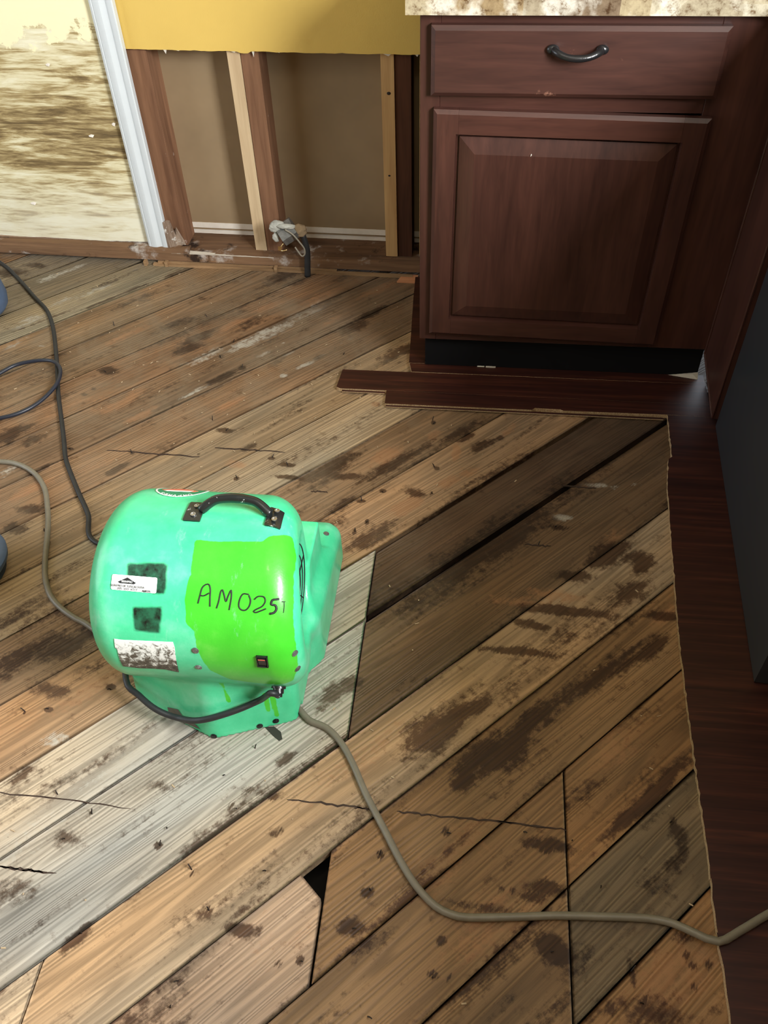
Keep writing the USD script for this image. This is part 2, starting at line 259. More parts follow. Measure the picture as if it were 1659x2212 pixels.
M['torn'] = mat('torn_label', {'g': ('geometry', {}), 'n': ('noise_texture', {'scale': 95., 'detail': 6., 'roughness': .7, 'distortion': .8}), 'sx': ('separate_xyz', {}),
    'z': ('map_range', {'from_min': .29, 'from_max': .22, 'to_min': -.16, 'to_max': .13}), 'a': ('math', {'math_type': 'add'}),
    'r': ('rgb_ramp', {'ramp': [(.40, lin(236, 240, 236)), (.47, lin(190, 194, 188)), (.53, lin(98, 92, 80)), (.68, lin(60, 54, 46))]}), 'p': ('principled_bsdf', {'roughness': .55})},
    [('g.position', 'n.vector'), ('g.position', 'sx.vector'), ('sx.z', 'z.value'), ('z.result', 'a.value1'), ('n.fac', 'a.value2'), ('a.value', 'r.fac'), ('r.color', 'p.base_color')])
M['residue'] = plain('tape_residue', lin(150, 146, 134), .7, vary=.15, vscale=60.)
M['black_tape'] = plain('black_tape', lin(52, 50, 44), .6)
M['zinc'] = plain('box_zinc', (.22, .22, .21), .45, metal=.6, vary=.35, vscale=60.)
M['plaster'] = plain('plaster_grey', lin(176, 176, 166), .95, vary=.2, vscale=60., bump=.6, bscale=90.)
M['brass'] = plain('bare_copper', (.80, .62, .30), .3, metal=1.)
M['wire'] = plain('grey_cable', lin(150, 142, 126), .6)
M['caulk'] = plain('caulk_white', lin(206, 196, 180), .8)
M['wall'] = plain('wall_paint', lin(120, 96, 62), .8)
M['wall_plain'] = plain('ceiling_paint', lin(150, 144, 132), .85)
# moulded green shell: lime paint patch, two rubbed-out marker squares, scuffs; the vertices carry the distance to each mark's outline (metres x 20 + .5)
M['shell'] = mat('green_shell', {
    'g': ('geometry', {}), 'a': ('attribute', {'attribute': 'marks'}), 's': ('separate_color', {}),
    'n': ('noise_texture', {'scale': 13., 'detail': 6., 'roughness': .62}), 'r': ('rgb_ramp', {'ramp': [(.3, lin(56, 198, 138)), (.55, lin(78, 214, 156)), (.75, lin(120, 226, 180))]}),
    'sc': ('mapping', {'scale': (30., 14., 9.)}), 'sn': ('noise_texture', {'scale': 1., 'detail': 7., 'roughness': .75}), 'sk': ('map_range', {'range_type': 'smoothstep', 'from_min': .60, 'from_max': .74, 'to_max': .42, 'clamp': True}), 'sx': ('mix_color', {'b': lin(168, 220, 200)}),
    'e': ('noise_texture', {'scale': 55., 'detail': 4.}), 'eo': ('math', {'math_type': 'multiply_add', 'value2': .12, 'value3': -.06}), 'pa': ('math', {'math_type': 'add'}),
    'pk': ('map_range', {'from_min': .49, 'from_max': .51, 'clamp': True}), 'pn': ('rgb_ramp', {'ramp': [(.3, lin(60, 190, 26)), (.6, lin(72, 202, 34)), (.75, lin(98, 210, 58))]}), 'pm': ('math', {'math_type': 'multiply', 'value2': .95}), 'px': ('mix_color', {}),
    'i1': ('math', {'math_type': 'add'}), 'k1': ('map_range', {'range_type': 'smoothstep', 'from_min': .44, 'from_max': .56, 'clamp': True}), 'in': ('noise_texture', {'scale': 60., 'detail': 4., 'roughness': .6}), 'ir': ('map_range', {'from_min': .34, 'from_max': .62, 'to_min': 1., 'to_max': .82, 'clamp': True}), 'im': ('math', {'math_type': 'multiply'}), 'ix': ('mix_color', {'b': lin(18, 26, 21)}),
    'b': ('bump', {'strength': .12, 'distance': .001}), 'bn': ('noise_texture', {'scale': 340., 'detail': 2.}),
    'rr': ('map_range', {'from_min': .3, 'from_max': .7, 'to_min': .30, 'to_max': .46}),
    'p': ('principled_bsdf', {'specular_ior_level': .45, 'coat_weight': .3, 'coat_roughness': .16})},
    [('g.position', 'n.vector'), ('n.fac', 'r.fac'), ('g.position', 'sc.vector'), ('sc.vector', 'sn.vector'), ('sn.fac', 'sk.value'), ('sk.result', 'sx.fac'),
     ('a.color', 's.color'), ('g.position', 'e.vector'), ('e.fac', 'eo.value1'), ('s.r', 'pa.value1'), ('eo.value', 'pa.value2'), ('pa.value', 'pk.value'), ('pk.result', 'pm.value1'), ('pm.value', 'px.fac'), ('r.color', 'px.a'), ('n.fac', 'pn.fac'), ('pn.color', 'px.b'), ('px.result', 'sx.a'),
     ('s.g', 'i1.value1'), ('eo.value', 'i1.value2'), ('i1.value', 'k1.value'), ('g.position', 'in.vector'), ('in.fac', 'ir.value'), ('k1.result', 'im.value1'), ('ir.result', 'im.value2'), ('im.value', 'ix.fac'), ('sx.result', 'ix.a'), ('ix.result', 'p.base_color'),
     ('g.position', 'bn.vector'), ('bn.fac', 'b.height'), ('b.normal', 'p.normal'), ('sn.fac', 'rr.value'), ('rr.result', 'p.roughness')])
M['grille'] = plain('inlet_grille', lin(46, 50, 48), .5)
M['inner'] = plain('inlet_dark', lin(20, 28, 24), .8)

# ------------------------------------------------------------------ floor: diagonal subfloor planks
FLOOR = thing('floor', kind='structure', label='diagonal pine subfloor planks stained by water and old nails')
XA, XB, YA, YB = -2.9, 1.36, -3.4, 0.60
SEAMS = [-3.40 + .147 * i for i in range(12)]
SEAMS = [s for s in SEAMS if s < -1.66] + [-1.63, -1.482, -1.336, -1.192, -1.047, -.900, -.753, -.558, -.421, -.268, -.120, .025, .170, .315, .460, .605, .750, .895] + [1.04 + .1455 * i for i in range(11)]
# stains (x, y, half length, half width, direction, amount); direction g = along the grain, x = along the room, r = round
DARK = [(0.3411, -0.8582, 0.26, 0.075, 'g', 0.4), (0.4653, -0.7784, 0.16, 0.05, 'g', 0.42), (0.2067, -1.0081, 0.2, 0.05, 'g', 0.4), (0.489, -1.0217, 0.12, 0.04, 'g', 0.36), (0.2526, -1.3021, 0.1, 0.03, 'g', 0.32), (0.0724, -0.9794, 0.1, 0.03, 'g', 0.4), (0.0486, -1.1909, 0.14, 0.02, 'g', 0.36), (0.1966, -0.6175, 0.3, 0.06, 'g', 0.75), (0.3527, -0.4543, 0.2, 0.06, 'g', 0.5), (0.4583, -0.6078, 0.07, 0.035, 'g', 0.9), (0.3861, -0.6833, 0.05, 0.02, 'x', 0.8), (0.3717, -0.777, 0.11, 0.013, 'x', 1.0), (0.292, -0.8146, 0.045, 0.012, 'x', 0.9), (0.2667, -0.8826, 0.1, 0.01, 'x', 0.95), (0.4986, -0.7151, 0.07, 0.03, 'g', 0.7), (0.5348, -0.6359, 0.035, 0.02, 'g', 0.9), (0.5555, -0.767, 0.05, 0.013, 'x', 0.9), (0.5163, -0.6243, 0.05, 0.03, 'x', 0.7), (0.4469, -0.9036, 0.12, 0.03, 'g', 0.75), (0.3819, -0.9618, 0.12, 0.025, 'g', 0.7), (0.4373, -0.914, 0.03, 0.02, 'r', 0.8), (0.5227, -0.8533, 0.06, 0.03, 'g', 0.7), (0.1305, -1.0546, 0.12, 0.035, 'g', 0.8), (0.2669, -1.0755, 0.13, 0.038, 'g', 0.85), (0.1765, -1.1657, 0.03, 0.02, 'g', 0.9), (0.1962, -1.1164, 0.07, 0.028, 'g', 0.85), (0.2184, -1.1397, 0.05, 0.015, 'g', 0.8), (0.1067, -1.0856, 0.05, 0.015, 'g', 0.8), (0.3371, -0.9962, 0.1, 0.02, 'g', 0.6), (0.4996, -1.1612, 0.15, 0.016, 'g', 0.9), (0.5295, -1.226, 0.02, 0.03, 'r', 0.7), (0.5349, -1.25, 0.022, 0.022, 'r', 0.75), (0.5197, -1.2762, 0.035, 0.02, 'g', 0.65), (0.4957, -1.3182, 0.035, 0.03, 'r', 0.55), (0.528, -1.2068, 0.012, 0.01, 'r', 1.0), (0.32, -1.2707, 0.05, 0.011, 'x', 0.95), (0.3137, -1.2823, 0.02, 0.01, 'x', 0.8), (0.3146, -1.3439, 0.04, 0.014, 'x', 0.9), (0.29, -1.358, 0.03, 0.01, 'x', 0.8), (0.2127, -1.3785, 0.07, 0.009, 'x', 0.7), (0.2418, -1.3481, 0.012, 0.012, 'r', 0.7), (0.2604, -1.35, 0.01, 0.01, 'r', 0.7), (0.2881, -1.2379, 0.06, 0.004, 'x', 1.1), (0.189, -1.2367, 0.075, 0.0045, 'x', 1.1), (0.0893, -1.2355, 0.03, 0.005, 'x', 0.9), (-0.065, -1.2334, 0.07, 0.0045, 'x', 1.0), (0.0045, -1.2352, 0.02, 0.006, 'x', 0.9), (-0.5366, -1.2696, 0.13, 0.0035, 'x', 0.95), (-0.5618, -1.3942, 0.05, 0.005, 'x', 1.0), (-0.3971, -0.3392, 0.09, 0.005, 'x', 0.55), (-0.638, -0.3714, 0.12, 0.006, 'x', 0.6), (0.316, -1.4359, 0.035, 0.022, 'r', 1.0), (0.3071, -1.4193, 0.012, 0.02, 'r', 0.8), (0.138, -1.4891, 0.02, 0.01, 'r', 1.0), (0.4371, -1.452, 0.006, 0.025, 'r', 0.9), (0.4515, -1.494, 0.012, 0.01, 'r', 1.0), (0.46, -1.5097, 0.07, 0.03, 'x', 0.6), (0.5243, -1.4224, 0.014, 0.01, 'r', 0.8), (0.5558, -1.433, 0.014, 0.012, 'r', 0.85), (0.5328, -1.4366, 0.02, 0.012, 'r', 0.7), (0.4036, -1.505, 0.018, 0.016, 'r', 0.75), (0.5288, -1.4657, 0.012, 0.01, 'r', 0.7), (0.5241, -1.3978, 0.03, 0.01, 'x', 0.6), (0.3593, -1.4442, 0.04, 0.02, 'g', 0.6), (0.585, -1.3643, 0.02, 0.05, 'r', 0.0), (-0.1608, -1.228, 0.018, 0.012, 'x', 1.0), (-0.1682, -1.4528, 0.032, 0.011, 'x', 0.95), (-0.1429, -1.4489, 0.02, 0.01, 'x', 0.7), (-0.4249, -1.4921, 0.032, 0.011, 'g', 0.95), (-0.1537, -1.1563, 0.026, 0.012, 'g', 0.75), (-0.1871, -1.2218, 0.07, 0.01, 'x', 0.6), (-0.3623, -1.2296, 0.04, 0.01, 'x', 0.6), (-0.5031, -1.3356, 0.038, 0.018, 'x', 0.6), (-0.5587, -1.4302, 0.06, 0.03, 'x', 0.55), (-0.5453, -1.3949, 0.05, 0.005, 'x', 0.8), (-0.6252, -1.2322, 0.03, 0.012, 'g', 0.7), (-0.1478, -1.2934, 0.022, 0.018, 'r', 0.6), (-0.1374, -1.2843, 0.012, 0.01, 'r', 0.7), (0.0253, -1.373, 0.018, 0.014, 'r', 0.95), (0.0066, -1.432, 0.026, 0.018, 'r', 0.9), (0.0354, -1.4565, 0.05, 0.015, 'g', 0.6), (0.0375, -1.3128, 0.012, 0.01, 'r', 1.0), (0.0297, -1.3718, 0.013, 0.011, 'r', 1.0), (0.1453, -1.2629, 0.016, 0.01, 'r', 1.0), (0.1461, -1.4387, 0.016, 0.014, 'r', 0.85), (0.1655, -1.4896, 0.009, 0.009, 'r', 0.8), (-0.0999, -1.4967, 0.02, 0.01, 'r', 0.7), (-0.0655, -1.4866, 0.012, 0.014, 'r', 0.95), (-0.4568, -1.3496, 0.005, 0.005, 'r', 0.0), (-0.3397, -1.3343, 0.016, 0.012, 'x', 1.0), (-0.6264, -1.095, 0.016, 0.01, 'x', 1.1), (-0.5211, -1.0381, 0.018, 0.012, 'x', 1.1), (-0.2459, -1.5341, 0.007, 0.012, 'r', 1.0), (-0.2685, -1.374, 0.008, 0.006, 'r', 1.1), (-0.2251, -1.4302, 0.012, 0.008, 'x', 0.95), (-0.2239, -1.4408, 0.035, 0.012, 'x', 0.5), (-0.4725, -1.2916, 0.006, 0.006, 'r', 1.1), (-0.23, -1.2533, 0.012, 0.009, 'r', 0.9), (-0.6688, -1.105, 0.006, 0.006, 'r', 1.1), (-0.6378, -1.0539, 0.05, 0.018, 'x', 0.75), (-0.6178, -1.2179, 0.03, 0.01, 'x', 0.6), (-0.2709, -1.4768, 0.01, 0.01, 'r', 0.0), (-1.0254, -0.3307, 0.07, 0.028, 'g', 0.85), (-0.9639, -0.3439, 0.04, 0.02, 'g', 0.7), (-0.9025, -0.4541, 0.05, 0.01, 'g', 0.75), (-0.8759, -0.5802, 0.045, 0.016, 'x', 0.75), (-0.8816, -0.6431, 0.03, 0.02, 'r', 0.9), (-0.8663, -0.0543, 0.028, 0.022, 'r', 0.9), (-0.8969, -0.1546, 0.022, 0.013, 'r', 0.7), (-0.8798, -0.1294, 0.015, 0.012, 'r', 0.7), (-0.709, -0.4357, 0.04, 0.012, 'g', 0.9), (-0.8535, -0.3689, 0.02, 0.009, 'x', 0.8), (-0.6899, -0.3737, 0.014, 0.008, 'x', 0.9), (-1.1354, 0.1857, 0.12, 0.01, 'g', 0.6), (-0.9652, 0.3224, 0.14, 0.008, 'g', 0.8), (-0.8142, 0.4658, 0.05, 0.01, 'g', 0.9), (-1.3574, 0.4331, 0.07, 0.03, 'x', 0.7), (-1.2904, 0.4795, 0.05, 0.02, 'x', 0.75), (-1.0241, 0.0079, 0.04, 0.02, 'g', 0.6), (-0.2116, 0.2104, 0.055, 0.03, 'g', 0.75), (-0.1674, 0.2851, 0.07, 0.018, 'g', 0.85), (-0.4701, 0.4783, 0.05, 0.02, 'g', 0.7), (-0.4193, 0.4354, 0.07, 0.02, 'g', 0.6), (-0.2532, 0.4996, 0.08, 0.02, 'g', 0.6), (-0.1628, 0.5051, 0.04, 0.015, 'g', 0.8), (-0.0555, 0.1051, 0.06, 0.03, 'g', 0.8), (-0.5421, -0.0605, 0.06, 0.018, 'g', 0.8), (-0.6494, 0.1255, 0.07, 0.022, 'g', 0.8), (-0.6634, 0.0702, 0.06, 0.025, 'g', 0.75), (-0.7359, 0.1877, 0.09, 0.02, 'g', 0.6), (-0.4916, -0.009, 0.02, 0.02, 'r', 1.1), (-0.5629, 0.0353, 0.012, 0.016, 'r', 1.0), (-0.0913, 0.0721, 0.05, 0.03, 'g', 0.75), (-0.3986, 0.0294, 0.06, 0.015, 'g', 0.6), (-0.2855, 0.0588, 0.03, 0.012, 'g', 0.65), (-0.105, 0.4814, 0.02, 0.012, 'r', 0.9), (-0.5049, 0.3513, 0.06, 0.015, 'g', 0.55), (-0.6896, 0.3346, 0.03, 0.016, 'x', 0.5), (-0.163, -0.4141, 0.085, 0.016, 'x', 0.8), (-0.2792, -0.4297, 0.045, 0.008, 'x', 0.9), (-0.1903, -0.3903, 0.1, 0.026, 'g', 0.8), (-0.0238, -0.3576, 0.13, 0.022, 'g', 0.75), (-0.0975, -0.4949, 0.02, 0.01, 'r', 1.1), (-0.0492, -0.4588, 0.016, 0.01, 'r', 1.0), (-0.0775, -0.56, 0.008, 0.016, 'r', 1.0), (-0.099, -0.5918, 0.006, 0.02, 'r', 0.9), (0.0655, -0.4543, 0.006, 0.012, 'r', 1.0), (0.0297, -0.4572, 0.035, 0.02, 'x', 0.7), (0.0685, -0.3685, 0.014, 0.012, 'r', 0.9), (-0.3365, -0.3651, 0.016, 0.01, 'x', 1.1), (-0.2947, -0.3836, 0.024, 0.008, 'x', 1.1), (-0.4052, -0.4428, 0.014, 0.01, 'g', 1.0), (-0.4005, -0.3291, 0.028, 0.009, 'g', 0.9), (-0.4761, -0.2713, 0.026, 0.011, 'x', 0.95), (-0.5212, -0.3641, 0.012, 0.012, 'r', 0.7), (-0.2002, -0.4708, 0.02, 0.006, 'x', 0.9), (-0.1393, -0.5088, 0.05, 0.02, 'g', 0.7), (-0.1522, -0.569, 0.06, 0.03, 'g', 0.6), (0.1281, -0.2258, 0.1, 0.02, 'g', 0.65), (0.1762, -0.2747, 0.05, 0.02, 'g', 0.7), (0.2214, -0.2453, 0.02, 0.02, 'r', 0.8), (0.135, -0.2518, 0.03, 0.012, 'g', 0.85), (0.0501, -0.1993, 0.01, 0.014, 'r', 1.0), (-0.0626, -0.6044, 0.08, 0.03, 'g', 0.7), (0.3101, -0.5985, 0.028, 0.006, 'x', 1.1), (0.3553, -0.5418, 0.035, 0.008, 'x', 0.9), (0.4078, -0.407, 0.04, 0.006, 'x', 0.7), (-0.0855, -1.0143, 0.05, 0.03, 'g', 0.7), (-0.0572, -0.991, 0.03, 0.02, 'g', 0.8), (-0.0986, -1.0459, 0.03, 0.015, 'g', 0.6), (-0.7842, -0.8868, 0.12, 0.03, 'g', 0.6), (-0.7153, -0.8809, 0.1, 0.02, 'g', 0.6), (-0.6387, -0.9503, 0.1, 0.03, 'g', 0.75), (-0.7133, -0.9851, 0.12, 0.035, 'g', 0.7), (-0.7278, -0.7685, 0.1, 0.02, 'g', 0.5), (-0.602, -0.9972, 0.04, 0.014, 'g', 0.5)]
PALE = [(-0.4515, 0.1665, 0.12, 0.03, 'g', 0.85), (-0.5018, 0.1081, 0.09, 0.03, 'g', 0.9), (-0.355, 0.273, 0.1, 0.03, 'g', 0.75), (-0.6055, 0.0345, 0.08, 0.025, 'g', 0.75), (-0.3712, -0.0381, 0.022, 0.018, 'r', 0.95), (-0.3228, 0.0154, 0.05, 0.009, 'g', 1.0), (-0.2855, 0.0588, 0.03, 0.008, 'g', 0.9), (-0.5211, -0.0342, 0.018, 0.006, 'x', 1.0), (-0.4006, 0.115, 0.02, 0.006, 'g', 0.9), (-0.5986, -0.1271, 0.06, 0.007, 'g', 0.9), (-0.5781, -0.0977, 0.04, 0.01, 'g', 0.75), (-0.3787, 0.0632, 0.03, 0.007, 'g', 0.9), (-0.4377, 0.0592, 0.035, 0.01, 'g', 0.85), (-0.2299, 0.1288, 0.06, 0.008, 'g', 0.5), (-1.1992, 0.4343, 0.08, 0.016, 'g', 0.9), (-1.1549, 0.4734, 0.06, 0.014, 'g', 0.8), (-1.0566, 0.3455, 0.09, 0.018, 'g', 0.75), (-1.125, 0.2839, 0.06, 0.016, 'g', 0.7), (-1.1665, 0.1836, 0.08, 0.022, 'g', 0.75), (-1.3683, 0.455, 0.03, 0.01, 'x', 0.8), (-0.9964, 0.4163, 0.06, 0.005, 'x', 0.9), (-1.0953, 0.0521, 0.02, 0.008, 'x', 0.9), (-1.2614, 0.3514, 0.02, 0.01, 'g', 0.7), (-0.9425, 0.4861, 0.07, 0.02, 'g', 0.45), (-1.1949, 0.0521, 0.08, 0.02, 'g', 0.6), (-1.1499, 0.5022, 0.05, 0.006, 'x', 1.0), (0.3616, -0.5083, 0.028, 0.012, 'x', 1.0), (0.4511, -0.4005, 0.05, 0.009, 'x', 0.9), (0.5377, -0.3859, 0.03, 0.008, 'x', 0.6), (0.3415, -0.4776, 0.02, 0.006, 'x', 0.5), (-0.5877, -1.1592, 0.03, 0.02, 'r', 0.75), (-0.5181, -1.2959, 0.25, 0.05, 'g', 0.5), (-0.4869, -1.2414, 0.2, 0.05, 'g', 0.5), (-0.5381, -1.3309, 0.2, 0.05, 'g', 0.45), (-0.4258, -1.1631, 0.12, 0.03, 'g', 0.4), (-0.9813, -0.4486, 0.05, 0.03, 'g', 0.6), (-0.0886, -0.9939, 0.05, 0.02, 'g', 0.4), (0.1171, -1.1127, 0.03, 0.015, 'g', 0.0)]
WARM = [(0.1136, -0.3085, 0.012, 0.035, 'r', 1.0), (-0.052, -0.3381, 0.05, 0.022, 'g', 0.9), (0.0077, -0.5045, 0.05, 0.02, 'g', 0.95), (0.1057, -0.4137, 0.035, 0.022, 'g', 0.85), (0.1459, -0.377, 0.04, 0.02, 'g', 0.6), (-0.4193, -0.3916, 0.03, 0.014, 'x', 1.0), (-0.1061, -0.1381, 0.018, 0.018, 'r', 1.0), (-0.0599, -0.3286, 0.045, 0.018, 'g', 0.8), (-0.4867, -0.164, 0.06, 0.016, 'g', 0.8), (-0.5626, 0.1944, 0.06, 0.016, 'g', 0.9), (-0.478, 0.2973, 0.06, 0.018, 'g', 0.85), (-0.1607, 0.4091, 0.08, 0.018, 'g', 0.8), (-0.3203, 0.3629, 0.09, 0.02, 'g', 0.6), (-0.8609, 0.1229, 0.09, 0.02, 'g', 0.7), (-0.8992, -0.5233, 0.055, 0.02, 'g', 0.9), (-0.771, -0.4273, 0.06, 0.018, 'g', 0.6), (-0.7968, -0.1827, 0.09, 0.03, 'g', 0.7), (-0.9025, -0.2098, 0.1, 0.03, 'g', 0.6), (-0.7169, -0.2341, 0.06, 0.016, 'g', 0.8), (-0.5648, -1.0473, 0.12, 0.035, 'g', 0.55), (-0.6592, -1.1171, 0.12, 0.04, 'g', 0.45), (-0.5244, -0.3964, 0.05, 0.02, 'g', 0.4), (0.2772, -0.7587, 0.1, 0.02, 'x', 0.6), (0.3445, -0.7407, 0.07, 0.02, 'x', 0.7), (0.4818, -0.5595, 0.05, 0.02, 'g', 0.5), (0.5588, -0.7702, 0.05, 0.02, 'g', 0.6), (0.1649, -1.0514, 0.06, 0.02, 'g', 0.0), (-0.0152, -1.1434, 0.16, 0.03, 'g', 0.5), (0.1458, -1.3124, 0.16, 0.05, 'g', 0.5), (0.2244, -1.4069, 0.16, 0.05, 'g', 0.5), (0.4505, -1.0817, 0.1, 0.04, 'g', 0.55), (0.4958, -1.4596, 0.1, 0.06, 'g', 0.6), (0.3986, -1.2569, 0.08, 0.04, 'g', 0.3), (-0.1462, -1.4153, 0.2, 0.05, 'g', 0.25), (-0.1044, -1.4738, 0.16, 0.05, 'g', 0.3), (-0.2736, 0.2419, 0.06, 0.02, 'g', 0.5), (0.0594, -0.2487, 0.04, 0.02, 'g', 0.5), (0.2442, -0.2171, 0.05, 0.015, 'g', 0.6)]
def field(XY, blobs, seed):
    blobs = [b_ for b_ in blobs if not (b_[4] == 'x' and b_[3] < .0062)]
    w = np.stack([nz(np.c_[XY * 16, np.zeros(len(XY))], 1., seed, 3), nz(np.c_[XY * 16, np.ones(len(XY)) * 7], 1., seed + 5, 3)], 1)
    if abs(w.mean() - .5) < .3: w = w - .5
    out = np.zeros(len(XY))
    for (x, y, a, b, k, s) in blobs:
        if s <= 0: continue
        near = np.abs(XY - (x, y)).max(1) < 2.2 * max(a, b)
        if not near.any(): continue
        if max(a, b) < .024: a, b, s = a * .56, b * .56, s * 1.15
        if b < .0062 and a > .02: s = 1.5
        d = XY[near] + w[near] * min(.05, 1.3 * min(a, b) + .003) - (x, y)
        e = {'g': DU, 'x': np.array([.999, -.02]), 'r': np.array([1., 0.])}[k]
        r = np.hypot(d @ e / a, d @ np.array([-e[1], e[0]]) / b)
        out[near] = np.maximum(out[near], s * np.clip(1.32 - r * .86, 0, 1))
    return out
VIEW = Polygon([(-1.55, .60), (-1.05, -1.0), (-.62, -1.72), (.75, -1.72), (.75, .60)])
def at_u(v, lim):
    """u where the strip line v meets x = lim ('x') or y = lim ('y')."""
    k, c = lim
    return (c - v * DV[0]) / DU[0] if k == 'x' else (c - v * DV[1]) / DU[1]
def plank(v0, v1, start, end, tone, seed, dz=0., bow=0.):
    """start, end: lists of limits; the plank begins at the largest of its start limits and ends at the least of its end limits, line by line."""
    fine_mid = []
    vs0 = np.array([v0, v1])
    u_lo = np.max([[at_u(v, l) if not callable(l) else l(v) for l in start] for v in vs0], axis=1)
    u_hi = np.min([[at_u(v, l) if not callable(l) else l(v) for l in end] for v in vs0], axis=1)
    if (u_hi - u_lo).max() < .02: return
    c = [(u * DU + v * DV) for u in np.linspace(u_lo.min(), u_hi.max(), 30) for v in vs0]
    seen = any(VIEW.contains(Point(*q)) for q in c)
    L = (u_hi - u_lo).max()
    nu, nv = (max(2, int(L / .0052)), max(2, int((v1 - v0) / .0050))) if seen else (6, 2)
    V = np.linspace(v0, v1, nv + 1)
    lo = np.array([max(at_u(v, l) if not callable(l) else l(v) for l in start) for v in V])
    hi = np.array([min(at_u(v, l) if not callable(l) else l(v) for l in end) for v in V])
    hi = np.maximum(hi, lo + 1e-4)
    s = np.linspace(0, 1, nu + 1)
    U = lo[None] + (hi - lo)[None] * s[:, None]; VV = np.broadcast_to(V, U.shape)
    XY = U[..., None] * DU + VV[..., None] * DV
    Z = dz + bow * (2 * (VV - v0) / (v1 - v0) - 1) ** 2
    edge = np.minimum(VV - v0, v1 - VV); Z = Z - .0014 * np.exp(-(edge / .0018) ** 2)
    P = np.dstack([XY, Z]).reshape(-1, 3)
    i, j = np.meshgrid(np.arange(nu), np.arange(nv), indexing='ij'); a = i * (nv + 1) + j
    q = np.stack([a, a + nv + 1, a + nv + 2, a + 1], -1).reshape(-1, 4)
    ring = np.concatenate([np.arange(nv + 1), np.arange(1, nu + 1) * (nv + 1) + nv, (nu * (nv + 1) + np.arange(nv))[::-1], (np.arange(1, nu) * (nv + 1))[::-1]])
    low = P[ring].copy(); low[:, 2] -= .019; n0 = len(P); m = len(ring); k = np.arange(m); k2 = (k + 1) % m
    sk = np.stack([ring[k], n0 + k, n0 + k2, ring[k2]], -1)
    Q = np.vstack([q, sk]); Fc = np.vstack([Q[:, [0, 1, 2]], Q[:, [0, 2, 3]]])
    Vx = np.vstack([P, low])
    t3 = trimesh.Trimesh(Vx, Fc, process=False)
    nrm = np.cross(Vx[Fc[0][1]] - Vx[Fc[0][0]], Vx[Fc[0][2]] - Vx[Fc[0][0]])
    if nrm[2] < 0: t3 = trimesh.Trimesh(Vx, Fc[:, ::-1], process=False)
    xy = Vx[:, :2]
    uv = np.c_[xy @ DU, xy @ DV]
    if seen:
        br = nz(np.c_[uv[:, 0] * 3.2, uv[:, 1] * 16, np.full(len(uv), seed * 3.1)], 1., 11, 3); br = br - br.mean()
        hu = nz(np.c_[uv[:, 0] * 2.2, uv[:, 1] * 9, np.full(len(uv), seed * 5.7 + 40)], 1., 23, 3); hu = hu - hu.mean()
        st = np.c_[field(xy, DARK, 3), field(xy, PALE, 31) * .74, field(xy, WARM, 61)]
        we = nz(np.c_[uv[:, 0] * 4.5, uv[:, 1] * 20, np.full(len(uv), seed * 2.3)], 1., 77, 4); we = we - we.mean()
        ed = np.minimum(uv[:, 1] - v0, v1 - uv[:, 1])
        st[:, 0] = np.maximum(st[:, 0], np.clip(.06 + 1.7 * we, 0, .62) + .22 * np.exp(-np.maximum(ed, 0) / .009))
    else:
        br = hu = np.zeros(len(xy)); st = np.zeros((len(xy), 3))
    col = np.array(lin(tone))[None] * np.clip(1 + 1.1 * br, .45, 1.6)[:, None] * np.c_[1 + .35 * hu, np.ones(len(hu)), 1 - .45 * hu]
    put(FLOOR, 'plank', t3, M['plank'], True, attrs={'tone': np.clip(col, .004, .9), 'stain': st, 'seed': np.c_[np.full(len(xy), seed * .618 % 1.0), np.clip(.30 + .75 * (xy[:, 1] + 1.2), .15, 1.25) * (1 - .75 * np.clip((xy[:, 0] + .25) / .5, 0, 1)), np.zeros(len(xy))]})
J1, J2, J3 = ('x', -.466), ('x', -.045), ('x', .347)
GREY, PINK, TAN, ORANGE, BROWN, DKBR, RED, GREYBR = (180, 168, 150), (182, 150, 120), (188, 160, 124), (176, 134, 92), (138, 104, 70), (84, 63, 46), (140, 98, 66), (118, 100, 76)
OLD, OLDR, PALEW = (142, 108, 72), (118, 88, 58), (158, 140, 110)
LAY = {  # seam below the plank: the plank's pieces as (end limit, tone)
    -1.482: [(J2, PINK), (None, OLD)], -1.336: [(J3, OLD), (None, GREYBR)], -1.192: [(J3, OLD), (None, OLD)], -1.047: [(J2, PINK), (None, OLD)],
    -.900: [(J1, (198, 170, 136)), (None, (178, 148, 114))], -.753: [(J2, GREY), (None, (106, 82, 58))], -.558: [(J2, GREY), (None, DKBR)], -.421: [(None, (166, 132, 98))], -.268: [(None, (132, 104, 76))],
    -.120: [(None, (182, 156, 122))], .025: [(None, (160, 134, 102))], .170: [(None, (136, 106, 78))], .315: [(None, (128, 100, 74))], .460: [(None, (130, 98, 70))], .605: [(None, (126, 98, 70))],
    .750: [(None, (138, 108, 76))], .895: [(None, (148, 132, 104))], 1.04: [(None, (124, 112, 92))], 1.1855: [(None, (130, 116, 94))]}
rng = np.random.default_rng(4)
